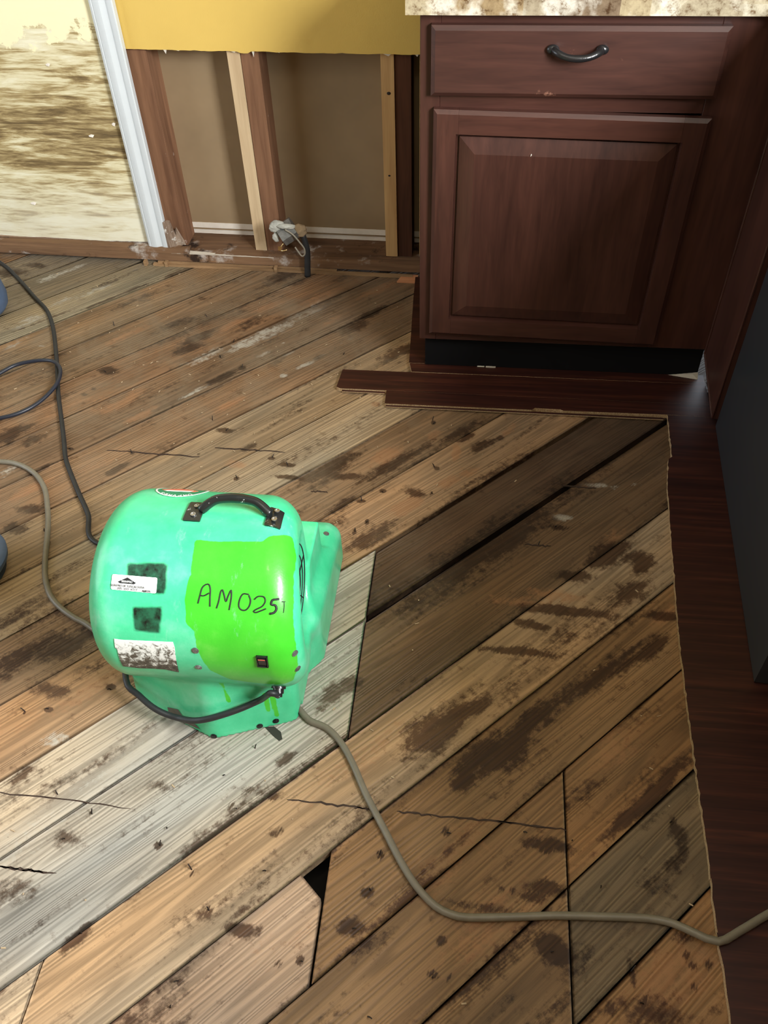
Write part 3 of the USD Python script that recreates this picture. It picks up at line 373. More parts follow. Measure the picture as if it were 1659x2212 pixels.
for v0, v1 in zip(SEAMS, SEAMS[1:]):
    key = round(v0, 4); lay = LAY.get(key, [(None, [ORANGE, BROWN, GREYBR, TAN][int(rng.integers(4))])])
    start = [('x', XA), ('y', YA)]
    for k, (lim, tone) in enumerate(lay):
        gp_ = .0012 if v0 < -.5 else .0007
        a, b = v0 + gp_, v1 - gp_
        if key == -.753 and k == 1: b -= .0055
        if key == -.558 and k == 1: a += .0045; b -= .0085
        if key == -.421 and k == 1: a += .0035
        if key == -.753 and k == 0: b -= .001
        end = [('x', XB), ('y', YB)] + ([lim] if lim else [])
        if key == -1.047 and k == 0:   # its sawn corner leaves a black three-cornered hole
            end.append(lambda v: at_u(v, ('x', -.048)) - max(0., (v + .955)) * 1.05)
        if lim: end[-1 if key != -1.047 else -2] = (lim[0], lim[1] - .0012)
        plank(a, b, start, end, tone, int(rng.integers(1000)) + k, dz=float(rng.uniform(-.0008, .0004)), bow=float(rng.uniform(-.0006, .0008)))
        if lim: start = [('x', XA), ('y', YA), (lim[0], lim[1] + .0012)]
put(FLOOR, 'joist_space', cbox(XA, XB, YA, YB, -.12, -.07, .001), M['void'], False, label='dark crawl space seen through the gaps')
rk = np.random.default_rng(12)
for (x, y, a, b, k_, s_) in [q for q in DARK if q[4] == 'x' and q[3] < .0062]:   # old saw kerfs and scratches across the planks
    t = np.linspace(-1, 1, 15); wd = min(b, .0045) * .36 * (1 - t**2) ** .5 * rk.uniform(.5, 1.1, 15); mid = .0012 * rk.normal(size=15)
    pl = Polygon(list(zip(x + a * t, y - .02 * a * t + mid + wd)) + list(zip((x + a * t)[::-1], (y - .02 * a * t + mid - wd)[::-1]))).buffer(.0003)
    put(FLOOR, 'saw_mark', prism(pl if pl.geom_type == 'Polygon' else max(pl.geoms, key=lambda g_: g_.area), -.002, .0009), M['mark'], False)
# nails and staples left standing in the planks
def nail(x, y, h, a, lean):
    d = np.array([math.cos(a), math.sin(a), 0]) * lean
    return join(tube([(x, y, -.004), (x + d[0] * .5, y + d[1] * .5, h * .6), (x + d[0], y + d[1], h)], [.0011, .0011, .0009], 6, step=.006))
NAILS = [(-0.2129, -1.1406), (-0.26, -1.1979), (-0.2213, -1.255), (-0.3337, -1.299), (-0.27, -1.3681), (-0.2256, -1.4281), (-0.4212, -1.4813), (-0.2465, -1.5323), (-0.0655, -1.4866), (-0.5439, -1.2616), (-0.6267, -1.0941), (-0.5031, -1.3356), (-0.25, -1.5706), (-0.147, -1.3561), (0.1453, -1.2629), (0.0375, -1.3128), (0.0297, -1.3718), (0.138, -1.4891), (0.528, -1.2068), (0.4371, -1.452), (0.4529, -1.4939), (0.3573, -1.2569), (0.0455, -1.5511), (0.401, -1.3259), (0.3101, -0.5985), (0.3493, -0.5366), (0.0484, -0.1921), (0.066, -0.3654), (0.0504, -0.2029), (0.0655, -0.4543), (-0.0954, -0.4947), (-0.0775, -0.56), (-0.099, -0.5918), (-0.0492, -0.4588), (-0.5194, -0.2343), (-0.4761, -0.2713), (-0.3365, -0.3651), (-0.2904, -0.3882), (-0.4052, -0.4428), (-0.6899, -0.3737), (-0.8535, -0.3689), (-0.4916, -0.009), (-0.5629, 0.0353), (-0.6517, 0.2318), (-0.5448, 0.112), (-0.2209, 0.0741), (-0.9174, 0.1662), (-0.8663, -0.0543), (-0.8122, -0.649), (-0.3357, -1.334), (-0.5201, -1.0412), (0.2756, -1.2488), (0.0066, -1.432), (0.3174, -1.4358), (-0.6688, -1.105), (-0.4709, -1.2914)]
for k, (x, y) in enumerate(NAILS):
    a = float(rng.uniform(0, 6.28)); put(FLOOR, 'nail', nail(x, y, float(rng.uniform(.005, .012)), a, float(rng.uniform(.003, .010))), M['nail'], True)

# ------------------------------------------------------------------ hardwood left in place
HW = thing('hardwood_floor', kind='structure', label='dark red-brown hardwood boards left around the cabinet and along the right')
HT = .012
def board(poly, name='hardwood_board', tongue=None):
    m = prism(Polygon(poly), .0005, HT)
    if tongue:   # (x0, x1, y): a tongue with a groove line along the front edge
        x0, x1, y = tongue
        m = join(m, cbox(x0, x1, y - .006, y + .001, .0032, .0072, .0006))
    return put(HW, name, m, M['hardwood'], False)
pts = [(-0.204, -0.0922, 0.012), (-0.0814, -0.103, 0.012), (-0.0769, -0.145, 0.012), (0.6351, -0.1355, 0.012), (-0.2092, -0.0115, 0.012), (-0.216, -0.0871, 0.012), (-0.0221, -0.0087, 0.012), (0.6433, -0.0736, 0.012)]
board([(-.021, -.008), (.752, -.008), (.752, .030), (-.029, .030)])
board([(-.215, -.088), (-.203, -.0935), (.752, -.0935), (.752, -.0082), (-.209, -.0112)], tongue=(-.199, -.084, -.0935))
board([(-.079, -.148), (.30, -.146), (.308, -.138), (.372, -.139), (.38, -.1435), (.641, -.140), (.752, -.1411), (.752, -.0937), (-.080, -.0937)], tongue=(-.076, .63, -.1475))
board([(-.046, .345), (-.031, .031), (.012, .031), (.012, .47), (-.05, .47)])
cut = [(0.6392, -0.089, 0.012), (0.6385, -0.1353, 0.012), (0.6303, -0.3197, 0.012), (0.6291, -0.3831, 0.012), (0.6183, -0.3206, 0.012), (0.6099, -0.3847, 0.012), (0.5954, -0.5881, 0.012), (0.5824, -0.8563, 0.012), (0.5784, -1.0204, 0.012), (0.5772, -1.1469, 0.012), (0.5755, -1.2755, 0.012), (0.5714, -1.3968, 0.012), (0.5735, -1.4612, 0.012), (0.5719, -1.5112, 0.012)]
def cut_x(y):
    ys = [.0, -.135, -.30, -.3001, -.385, -.55, -.856, -1.02, -1.147, -1.275, -1.397, -1.461, -1.55, -3.4]
    xx = [.645, .641, .632, .624, .612, .600, .582, .578, .577, .575, .571, .573, .570, .50]
    return float(np.interp(-y, [-a for a in ys], xx))
y1 = -.1412; k = 0
rg = np.random.default_rng(9)
while y1 > -3.38:
    y0 = max(y1 - .083, -3.39)
    L = [(cut_x(y) + .0007 * float(rg.normal()), y) for i, y in enumerate(np.linspace(y1, y0, 9))]
    xr = 1.36
    b0 = float(rg.uniform(.72, 1.2))
    if y1 < -.95 and b0 < 1.15:
        board(L + [(b0, y0), (b0, y1)]); board([(b0 + .0006, y1), (b0 + .0006, y0), (xr, y0), (xr, y1)])
    else:
        board(L + [(xr, y0), (xr, y1)])
    y1 = y0; k += 1

# ------------------------------------------------------------------ back wall, opened up
def wl(x, d=0.):                      # the wall's face runs slightly askew; d metres behind its plate front
    return .493 - .0305 * (x + .055) + d
def wbox(x0, x1, d0, d1, z0, z1, lean=0.):
    P = [(x + lean * (z - z0) / max(z1 - z0, 1e-6), wl(x, d), z) for x in (x0, x1) for d in (d0, d1) for z in (z0, z1)]
    return hull(P)
WB = thing('wall_back', kind='structure', label='yellow wall cut open at the bottom to bare studs')
# painted drywall above the cut, its lower edge ragged
zc = .633
xr = np.linspace(-.86, .02, 90)
edge = zc + .004 * (nz(np.c_[xr * 40, xr * 0, xr * 0], 1., 5, 3) - .5) + np.where((xr > -.53) & (xr < -.50), -.004, 0)
def drywall(xs_, zs_, ztop, d0, d1):
    poly = Polygon(list(zip(xs_, zs_)) + [(xs_[-1], ztop), (xs_[0], ztop)])
    m = trimesh.creation.extrude_polygon(poly, d1 - d0)
    v = np.array(m.vertices); x, z, d = v[:, 0], v[:, 1], v[:, 2]
    return trimesh.Trimesh(np.c_[x, .493 - .0305 * (x + .055) + d0 + d, z], m.faces[:, ::-1], process=False)
put(WB, 'drywall', drywall(np.append(xr, 1.38), np.append(edge, zc), 2.4, .030, .0312), M['yellow'], False, label='yellow painted drywall')
put(WB, 'drywall_core', drywall(np.append(xr, 1.38), np.append(edge + .0008, zc), 2.4, .0312, .0425), M['gypsum'], False, label='broken grey-white gypsum edge')
for (x, w, h) in ((-.735, .010, .011), (-.70, .03, .003), (-.49, .007, .015), (-.545, .03, .004), (-.128, .03, .006), (-.02, .016, .016), (-.05, .014, .006), (-.42, .02, .003)):
    put(WB, 'gypsum_scrap', hull([(x - w / 2, wl(x, .031), zc + .003), (x + w / 2, wl(x, .031), zc + .003), (x + w * .1, wl(x, .033), zc - h), (x - w / 2, wl(x, .041), zc + .003), (x + w / 2, wl(x, .041), zc + .003)]), M['gypsum'], False)
SD, PD = .0425, .131
zt = 2.4
put(WB, 'stud', wbox(-.858, -.793, SD, PD, .041, zt, .0), M['stud_old'], False)
put(WB, 'stud', wbox(-.566, -.530, SD, PD, .041, zt), M['stud_pale'], False, label='pale new furring strip')
put(WB, 'stud', wbox(-.5285, -.4785, SD + .002, PD, .041, zt), M['stud_old'], False)
put(WB, 'stud', wbox(-.1475, -.1115, SD, PD, .041, zt), M['stud_new'], False, label='yellow new pine stud')
put(WB, 'stud', wbox(-.1100, -.0665, SD + .004, PD, .041, zt), M['stud_dark'], False, label='dark reddish old stud')
put(WB, 'stud', wbox(-.044, -.004, SD + .012, PD, .041, zt), M['stud_new'], False)
put(WB, 'knot', trimesh.creation.icosphere(2, .0055).apply_transform(np.diag([1, .25, .8, 1])).apply_translation((-.127, wl(-.127, SD), .53)), M['nail'], True)
put(WB, 'knot', trimesh.creation.icosphere(2, .0035).apply_transform(np.diag([1, .25, .8, 1])).apply_translation((-.131, wl(-.131, SD), .30)), M['nail'], True)
put(WB, 'backing_panel', wbox(-1.0, .60, PD, PD + .012, .0568, 2.4), M['kraft'], False, label='brown kraft paper back of the far drywall')
put(WB, 'paper_tape', wbox(-1.0, .60, PD - .002, PD, .063, .081), M['tape'], False, label='white paper tape strip')
put(WB, 'drywall_foot', wbox(-1.0, .60, PD + .003, PD + .012, .041, .0565), M['tape'], False)
put(WB, 'sole_plate', wbox(-2.88, .60, .0, PD + .010, .0135, .041), M['plate'], False)
put(WB, 'sole_plate', wbox(-2.88, -.775, -.002, .028, .041, .056), M['plate'], False)
put(WB, 'wood_strip', wbox(-.90, -.06, -.014, -.001, .0, .0068), M['strip'], False, label='thin pale strip of old flooring along the plate')
put(WB, 'wood_strip', wbox(-.885, -.30, -.006, .0, .0072, .0125), M['strip'], False)
for x in (-.93, -.86, -.50):
    put(WB, 'plate_shim', wbox(x, x + .010, -.017, -.001, .0, .016), M['strip'], False)
# mould-streaked board left of the casing
xl = np.linspace(-2.88, -.86, 160)
ml = .058 + .010 * (nz(np.c_[xl * 9, xl * 0, xl * 0 + 3], 1., 2, 4) - .5)
put(WB, 'mouldy_panel', drywall(xl, ml, 2.4, .030, .0425), M['mouldy'], False, label='cream wallboard streaked brown with mould')
rp = np.random.default_rng(21)
for k in range(5):
    x, z = float(rp.uniform(-1.38, -.92)), float(rp.uniform(.08, .60))
    w, h = float(rp.uniform(.010, .022)), float(rp.uniform(.003, .006))
    put(WB, 'paper_flake', hull([(x, wl(x, .0295), z), (x + w, wl(x, .0295), z + .002), (x + w * .8, wl(x, .024), z - h), (x + w * .2, wl(x, .027), z - h * .7), (x + w * .5, wl(x, .0295), z + .004)]), M['tape'], False)
# door casing, moulded
prof = [(-.0335, .030), (-.0335, .0155), (-.030, .0135), (-.0265, .0125), (-.0245, .0135), (-.0225, .0115), (-.012, .0085), (-.004, .0090), (.002, .0125), (.008, .0150), (.012, .0150), (.0145, .0130), (.020, .0110), (.030, .0100), (.0335, .0120), (.0335, .030)]
def casing(x, z0, z1):
    m = trimesh.creation.extrude_polygon(Polygon([(a, b) for a, b in prof]), z1 - z0)
    v = np.array(m.vertices); X = x + v[:, 0]
    return trimesh.Trimesh(np.c_[X, wl(X, 0) + v[:, 1] - .004, z0 + v[:, 2]], m.faces, process=False)
TR = thing('trim_1', kind='structure', label='white moulded door casing with chipped foot')
put(TR, 'casing_board', casing(-.876, .0415, 2.3), M['casing'], 25)
rr_ = np.random.default_rng(3)
P = []
for k in range(26):
    z = .043 + .10 * (k / 25) ** 1.2; P += [(-.842 + .004 * rr_.normal() * .5, wl(-.842, .004 + .01 * rr_.random()), z), (-.820 + .006 * rr_.normal() - .012 * k / 25, wl(-.83, .018 + .01 * rr_.random()), z)]
put(TR, 'rotten_foot', hull(P), M['rot'], False, label='crumbling rotten wood beside the casing foot')
put(TR, 'rotten_foot', hull([(-.826, wl(-.82, .022), .042), (-.800, wl(-.8, .022), .042), (-.812, wl(-.81, .030), .115), (-.82, wl(-.82, .045), .042), (-.796, wl(-.80, .045), .05), (-.822, wl(-.82, .034), .10)]), M['rot'], False)
rq = np.random.default_rng(8); t_ = np.linspace(-.83, -.50, 40)
wq = .0085 * np.clip(1.1 - (t_ + .83) / .36, .12, 1) * rq.uniform(.45, 1.25, 40)
pm_ = trimesh.creation.extrude_polygon(Polygon(list(zip(t_, wl(t_, -.0015) + .0004 * rq.normal(size=40))) + list(zip(t_[::-1], (wl(t_, .0) + wq)[::-1]))).buffer(0), .0013); pm_.apply_translation((0, 0, .0406))
put(TR, 'putty', pm_, M['caulk'], False, label='smear of white plaster along the sole plate edge')
put(TR, 'putty', hull([(-.835, wl(-.83, -.002), .0405), (-.70, wl(-.7, -.001), .0405), (-.69, wl(-.69, .010), .0425), (-.83, wl(-.83, .016), .0435), (-.80, wl(-.80, .014), .046)]), M['caulk'], False)

# the rest of the room, outside the picture
def wall(name, boxes, m):
    return put('/World', name, join(*boxes), m, False, kind='structure')
wall('wall_left', [cbox(-3.0, -2.9, -3.5, -2.05, 0, 2.4, .001), cbox(-3.0, -2.9, -.15, .62, 0, 2.4, .001), cbox(-3.0, -2.9, -2.05, -.15, 0, .45, .001), cbox(-3.0, -2.9, -2.05, -.15, 2.05, 2.4, .001)], M['wall'])
wall('wall_right', [cbox(1.39, 1.49, -3.5, -2.13, 0, 2.4, .001), cbox(1.39, 1.49, -1.27, .62, 0, 2.4, .001), cbox(1.39, 1.49, -2.13, -1.27, 0, 1.25, .001), cbox(1.39, 1.49, -2.13, -1.27, 2.07, 2.4, .001)], M['wall'])
wall('wall_front', [cbox(-2.9, 1.39, -3.5, -3.41, 0, 2.4, .001)], M['wall'])
wall('ceiling', [cbox(-3.0, 1.49, -3.5, .64, 2.41, 2.5, .001)], M['wall_plain'])

# ------------------------------------------------------------------ base cabinet
CAB = thing('base_cabinet', (0.35, .25, HT), label='dark cherry base cabinet with one drawer over a raised-panel door', category='cabinet')
Z0 = HT + .1025
put(CAB, 'carcass', join(cbox(0, .016, .019, .468, Z0, .887, .001), cbox(.715, .73, .019, .468, Z0, .887, .001), cbox(.016, .715, .455, .468, Z0, .887, .001), cbox(.016, .715, .019, .455, Z0, Z0 + .016, .001)), M['cherry_v'], False)
put(CAB, 'stile', cbox(0, .042, 0, .019, Z0, .887, .0012), M['cherry_v'], False)
put(CAB, 'stile', cbox(.585, .73, 0, .019, Z0, .887, .0012), M['cherry_v'], False)
for z0, z1 in ((.850, .887), (.698, .742), (Z0, Z0 + .038)):
    put(CAB, 'rail', cbox(.0421, .5849, .0004, .019, z0, z1, .0008), M['cherry_h'], False)
put(CAB, 'toe_kick', cbox(.013, .735, .027, .040, HT, Z0, .001), M['toe'], False, label='black recessed toe kick')
for cm in (cbox(.155, .175, .0235, .027, HT, HT + .004, .001), cbox(.178, .205, .0225, .027, HT, HT + .004, .001), hull([(.66, .026, HT), (.735, .0265, HT), (.735, .010, HT), (.72, .018, HT + .012), (.735, .024, HT + .014), (.705, .025, HT + .004)])):
    put(CAB, 'caulk', cm, M['caulk'], False, label='crumb of white caulk')
def slab(x0, x1, z0, z1, y0, y1, c, cd):   # a front with bevelled edges: the face (y1) is inset by c, cd deep
    P = [(x, y, z) for x in (x0, x1) for z in (z0, z1) for y in (y0, y1 + cd)] + [(x, y1, z) for x in (x0 + c, x1 - c) for z in (z0 + c, z1 - c)]
    return hull(P)
DR = put(CAB, 'drawer', slab(.0235, .602, .733, .8675, -.001, -.0205, .0085, .006), M['cherry_worn'], False)
hx, hz = .313, .8235
bow = [(hx - .047, -.023, hz + .004), (hx - .040, -.038, hz + .002), (hx - .022, -.047, hz - .003), (hx, -.049, hz - .005), (hx + .022, -.047, hz - .003), (hx + .040, -.038, hz + .002), (hx + .047, -.023, hz + .004)]
ends = [trimesh.creation.icosphere(2, .0105).apply_transform(np.diag([1.2, .7, .9, 1])).apply_translation((hx + s * .048, -.0255, hz + .004)) for s in (-1, 1)]
put(DR, 'drawer_pull', join(tube(bow, [.0085, .0072, .0064, .0070, .0064, .0072, .0085], 12, step=.004), *ends), M['iron'], True, label='black bow-shaped drawer pull')
# raised-panel door, hanging crooked by a degree
ang = math.radians(1.15)
def tilt(m, x0=.03, z0=.70):
    v = np.array(m.vertices); dx, dz = v[:, 0] - x0, v[:, 2] - z0
    return trimesh.Trimesh(np.c_[x0 + dx * math.cos(ang) + dz * math.sin(ang) * .35, v[:, 1], z0 + dz * math.cos(ang) - dx * math.sin(ang)], m.faces, process=False)
dx0, dx1, dz0, dz1, fw = .030, .604, .142, .706, .054
ix0, ix1, iz0, iz1 = dx0 + fw, dx1 - fw, dz0 + fw, dz1 - fw
DO = thing('door', (dx0, 0, dz0), CAB)
def solid(m):
    return manifold3d.Manifold(manifold3d.Mesh(np.array(m.vertices, np.float32), np.array(m.faces, np.uint32)))
hole = hull([(x, y, z) for x in (ix0, ix1) for z in (iz0, iz1) for y in (.01, -.0165)] + [(x, y, z) for x in (ix0 - .005, ix1 + .005) for z in (iz0 - .005, iz1 + .005) for y in (-.0205, -.03)])
frame = solid(slab(dx0, dx1, dz0, dz1, -.001, -.0205, .008, .006)) - solid(hole)
def cut_part(x0, x1, z0, z1):
    r = frame ^ solid(cbox(x0, x1, -.05, .02, z0, z1, .00001)); v, f = meshkit.arrays(r)[:2]
    return trimesh.Trimesh(v, f, process=False)
put(DO, 'stile', tilt(cut_part(dx0 - .01, ix0, dz0 - .01, dz1 + .01)), M['cherry_v'], False)
put(DO, 'stile', tilt(cut_part(ix1, dx1 + .01, dz0 - .01, dz1 + .01)), M['cherry_v'], False)
put(DO, 'rail', tilt(cut_part(ix0 + .0003, ix1 - .0003, iz1 - .02, dz1 + .01)), M['cherry_h'], False)
put(DO, 'rail', tilt(cut_part(ix0 + .0003, ix1 - .0003, dz0 - .01, iz0 + .02)), M['cherry_h'], False)
g, bv = .003, .034
P = [(x, y, z) for x in (ix0 + g, ix1 - g) for z in (iz0 + g, iz1 - g) for y in (-.004, -.0095)] + [(x, -.0195, z) for x in (ix0 + g + bv, ix1 - g - bv) for z in (iz0 + g + bv, iz1 - g - bv)]
put(DO, 'raised_panel', tilt(join(hull(P), cbox(ix0 - .004, ix1 + .004, -.004, -.0012, iz0 - .004, iz1 + .004, .0005))), M['cherry_v'], False)
put(DO, 'paint_fleck', hull([(0.2415, -0.0225, 0.6114), (0.2441, -0.0225, 0.6155), (0.2428, -0.0225, 0.6185), (0.2412, -0.021, 0.6147)]), M['tape'], False)

# cabinet panel that closes the corner and faces left
END = thing('corner_panel', (.74, -.08, HT), label='narrow dark cherry corner panel between base cabinet and charcoal appliance', category='cabinet panel')
put(END, 'panel', hull([(.7305, -.001, Z0 - .012), (.7305, -.001, .887), (.7415, -.168, .887), (.7415, -.168, .028), (.760, -.001, Z0 - .012), (.760, -.001, .887), (.772, -.168, .887), (.772, -.168, .028)]), M['cherry_v'], False)
put(END, 'edge_strip', tube([(.7300, -.0035, Z0 - .010), (.7300, -.0035, .885)], .0035, 8, False), M['cherry_v'], True)
put(END, 'edge_strip', tube([(.7415, -.1665, .030), (.7415, -.1665, .885)], .0032, 8, False), M['cherry_v'], True)
put(END, 'edge_strip', tube([(.7300, -.0035, Z0 - .010), (.7415, -.1665, .030)], .003, 8, False), M['cherry_v'], True)
put(END, 'kick_board', hull([(.755, -.004, HT), (.755, -.004, Z0 - .014), (.762, -.166, HT), (.762, -.166, .027), (.77, -.004, HT), (.77, -.004, Z0 - .014), (.775, -.166, HT), (.775, -.166, .027)]), M['toe'], False)
APP = thing('kitchen_appliance', (1.03, -.56, HT), label='smooth charcoal grey appliance standing on the dark hardwood strip at right', category='appliance')
def quad(z0, z1, o=0.):
    A = [(.7525 - o, -.184 + o), (.7105 - o, -.923 - o), (1.31, -.957 - o), (1.35, -.218 + o)]
    return [(x, y, z) for x, y in A for z in (z0, z1)]
put(APP, 'body', hull(quad(HT + .0005, .872) + quad(HT + .004, .868, .002)), M['appliance'], False)
put(APP, 'top_rim', hull(quad(.8725, .886, -.004)), M['appliance'], False)

# counter
CT = thing('countertop', (.4, .2, .888), label='beige and brown speckled laminate countertop above the cherry cabinet', category='countertop')
L = Polygon([(-.027, .484), (-.027, -.028), (.700, -.028), (.685, -.945), (.700, -.955), (.735, -3.38), (1.385, -3.38), (1.385, .44)])
m = prism(L, .8885, .9265)
put(CT, 'slab', m, M['counter'], False)
CB = thing('base_cabinet', (1.1, -2.1, HT), label='dark cherry cabinet side just past the charcoal appliance at the right edge', category='cabinet')
put(CB, 'carcass', cbox(.765, 1.38, -3.37, -.965, Z0, .887, .002), M['cherry_v'], False)
put(CB, 'toe_kick', cbox(.80, .82, -3.37, -.965, HT, Z0, .001), M['toe'], False)
put(CT, 'backsplash', hull([(x, wl(x, d), z) for x in (-.026, 1.38) for d in (.010, .0222) for z in (.927, 1.02)]), M['counter'], False)

# ------------------------------------------------------------------ air mover
# ---- air mover shell as a distance field (world metres) ----
XC, YC, ZC, RD, HD, RF = -0.2865, -0.957, 0.240, 0.168, 0.1815, 0.052
TUNNEL = [(-0.5, -0.98), (-0.455, -1.02), (-0.39, -1.04), (-0.30, -1.05), (-0.22, -1.045), (-0.155, -1.05), (-0.10, -1.075)]
def smin(a, b, k):
    h = np.clip(0.5 + 0.5 * (b - a) / k, 0, 1)
    return b + (a - b) * h - k * h * (1 - h)
def smax(a, b, k):
    return -smin(-a, -b, k)
def shell(P):
    x, y, z = P[..., 0], P[..., 1], P[..., 2]
    rho = np.hypot(y - YC, z - ZC)
    ax = np.abs(x - XC) + np.where(x > XC, 0.17, 0.03) * np.clip(y - YC + 0.13, 0, 0.4)
    q0, q1 = rho - (RD - RF), ax - (HD - RF)
    drum = np.hypot(np.maximum(q0, 0), np.maximum(q1, 0)) + np.minimum(np.maximum(q0, q1), 0) - RF
    a = 0.333 * (x + 0.293) - 0.943 * (y + 1.128) + 0.14 * z
    b = -0.389 * (x + 0.293) - 0.921 * (y + 1.128) + 0.14 * z
    base = smax(a, b, 0.012) - 0.002
    base = smax(base, smax(x + 0.140, -0.466 - x, 0.004), 0.02)
    base = np.maximum(base, np.maximum(z - 0.20, y + 0.75))
    qx = np.abs(x + 0.2925) - (0.1775 - 0.035)
    qy = np.abs(y + 0.80) - (0.16 - 0.035)
    top = 0.10 + 0.18 * np.maximum(-0.66 - y, 0)
    qz = z - (top - 0.035)
    duct = np.sqrt(np.maximum(qx, 0)**2 + np.maximum(qy, 0)**2 + np.maximum(qz, 0)**2) + np.minimum(np.maximum(qx, np.maximum(qy, qz)), 0) - 0.035
    d = smin(smin(drum, base, 0.010), duct, 0.022)
    inlet = np.maximum(rho - 0.098, 0.112 - np.abs(x - XC))
    d = smax(d, -inlet, 0.014)
    cav = np.maximum(np.maximum(np.abs(x + 0.2925) - 0.158, np.abs(z - 0.05) - 0.034), -0.76 - y)
    d = np.maximum(d, -cav)
    t = np.full_like(x, 9.0)
    for (x0, y0), (x1, y1) in zip(TUNNEL, TUNNEL[1:]):
        ux, uy = x1 - x0, y1 - y0
        h = np.clip(((x - x0) * ux + (y - y0) * uy) / (ux * ux + uy * uy), 0, 1)
        t = np.minimum(t, np.sqrt((x - x0 - h * ux)**2 + (y - y0 - h * uy)**2 + np.maximum(np.abs(z - 0.006) - 0.004, 0)**2) - 0.010)
    d = np.maximum(d, -t)
    return np.maximum(d, 0.001 - z)
def grad(P, e=4e-4):
    g = np.stack([shell(P + e * v) - shell(P - e * v) for v in np.eye(3)], -1) / (2 * e)
    return g / np.maximum(np.linalg.norm(g, axis=-1, keepdims=True), 1e-9)
def onto(P, eps):
    P = np.array(P, float)
    for _ in range(5):
        P = P - (shell(P) - eps)[..., None] * grad(P)
    return P
def xs(P):           # drum coordinates: along the axis, and arc length up the front
    P = np.asarray(P, float)
    return np.stack([P[..., 0], RD * np.arctan2(P[..., 2] - ZC, -(P[..., 1] - YC))], -1)
def drum_pt(Q, eps=0.0006):
    Q = np.asarray(Q, float)
    th = Q[..., 1] / RD
    P = np.stack([Q[..., 0], YC - RD * np.cos(th), ZC + RD * np.sin(th)], -1)
    return onto(P, eps)

def surface_net(fn, lo, hi, h):
    n = np.ceil((np.array(hi) - lo) / h).astype(int) + 1
    ax = [lo[k] + h * np.arange(n[k]) for k in range(3)]
    G = np.stack(np.meshgrid(*ax, indexing='ij'), -1); S = fn(G)
    inside = S < 0
    A = np.zeros(tuple(n - 1) + (3,)); C = np.zeros(tuple(n - 1))
    for k in range(3):
        sl0 = [slice(None)] * 3; sl1 = [slice(None)] * 3; sl0[k] = slice(0, -1); sl1[k] = slice(1, None)
        a, b = S[tuple(sl0)], S[tuple(sl1)]; x = (inside[tuple(sl0)] != inside[tuple(sl1)])
        t = np.where(x, a / np.where(a == b, 1, a - b), 0)
        P = G[tuple(sl0)].copy(); P[..., k] += t * h; P *= x[..., None]
        o = [i for i in range(3) if i != k]
        for d0 in (0, 1):
            for d1 in (0, 1):
                s = [slice(None)] * 3
                s[o[0]] = slice(d0, n[o[0]] - 1 + d0); s[o[1]] = slice(d1, n[o[1]] - 1 + d1)
                A += P[tuple(s)]; C += x[tuple(s)]
    act = C > 0; idx = -np.ones(act.shape, int); idx[act] = np.arange(act.sum())
    V = A[act] / C[act][:, None]; F = []
    for k in range(3):
        o = [(k + 1) % 3, (k + 2) % 3]
        s0 = [slice(1, -1)] * 3; s1 = [slice(1, -1)] * 3; s0[k] = slice(0, -1); s1[k] = slice(1, None)
        a, b = inside[tuple(s0)], inside[tuple(s1)]; cr = np.argwhere(a != b); flip = a[a != b]
        base = cr.copy(); base[:, o[0]] += 1; base[:, o[1]] += 1
        def cell(d0, d1):
            c = base.copy(); c[:, o[0]] -= d0; c[:, o[1]] -= d1; return idx[c[:, 0], c[:, 1], c[:, 2]]
        q = np.stack([cell(1, 1), cell(0, 1), cell(0, 0), cell(1, 0)], 1)
        q[~flip] = q[~flip][:, ::-1]; F.append(q)
    Q = np.vstack(F); return V, np.vstack([Q[:, [0, 1, 2]], Q[:, [0, 2, 3]]])
V, Fc = surface_net(shell, np.array([-.50, -1.15, -.01]), np.array([-.08, -.62, .43]), .0042)
for _ in range(3):
    st = shell(V)[:, None] * grad(V); V = V - np.clip(st, -.002, .002)
AM = thing('air_mover', (-.29, -.95, 0), label='green moulded air mover with black carry handle and lime paint patch', category='air mover')
q2 = xs(V); front = (V[:, 1] < YC + .10)
def polydist(poly, Q):
    import shapely
    pts_ = shapely.points(Q); return np.where(shapely.contains(poly, pts_), 1., -1.) * shapely.distance(poly.boundary, pts_)
PATCH = Polygon([(-0.286, 0.2278), (-0.2413, 0.2276), (-0.175, 0.2323), (-0.1677, 0.2422), (-0.1346, 0.2638), (-0.1251, 0.2306), (-0.1187, 0.1338), (-0.1142, 0.0389), (-0.1147, -0.0173), (-0.1278, -0.0549), (-0.1842, -0.0557), (-0.2301, -0.0454), (-0.259, -0.012), (-0.2664, 0.0117), (-0.2737, 0.0483), (-0.2745, 0.0749), (-0.2876, 0.0903), (-0.2891, 0.1247), (-0.2879, 0.153), (-0.2836, 0.1695), (-0.2851, 0.2)]).buffer(0)
INK = [Polygon([(-0.3892, 0.1792), (-0.3315, 0.1845), (-0.3233, 0.1805), (-0.3222, 0.1448), (-0.3246, 0.135), (-0.3429, 0.1331), (-0.3467, 0.1446), (-0.3883, 0.1463)]), Polygon([(-0.3753, 0.1097), (-0.3277, 0.1138), (-0.3271, 0.0992), (-0.3327, 0.0676), (-0.3751, 0.0693)])]
pd = polydist(PATCH, q2)
for (a, b, w) in (((-0.2598, -1.1006, 0.1506), (-0.2544, -1.1024, 0.0948), 0.0035), ((-0.1821, -1.0787, 0.0824), (-0.1786, -1.0854, 0.0294), 0.004), ((-0.1939, -1.0814, 0.0927), (-0.1917, -1.0874, 0.0472), 0.004)):
    a, b = np.array(a), np.array(b); t = np.clip((V - a) @ (b - a) / ((b - a) @ (b - a)), 0, 1)
    pd = np.maximum(pd, w - np.linalg.norm(V - a - t[:, None] * (b - a), axis=1))
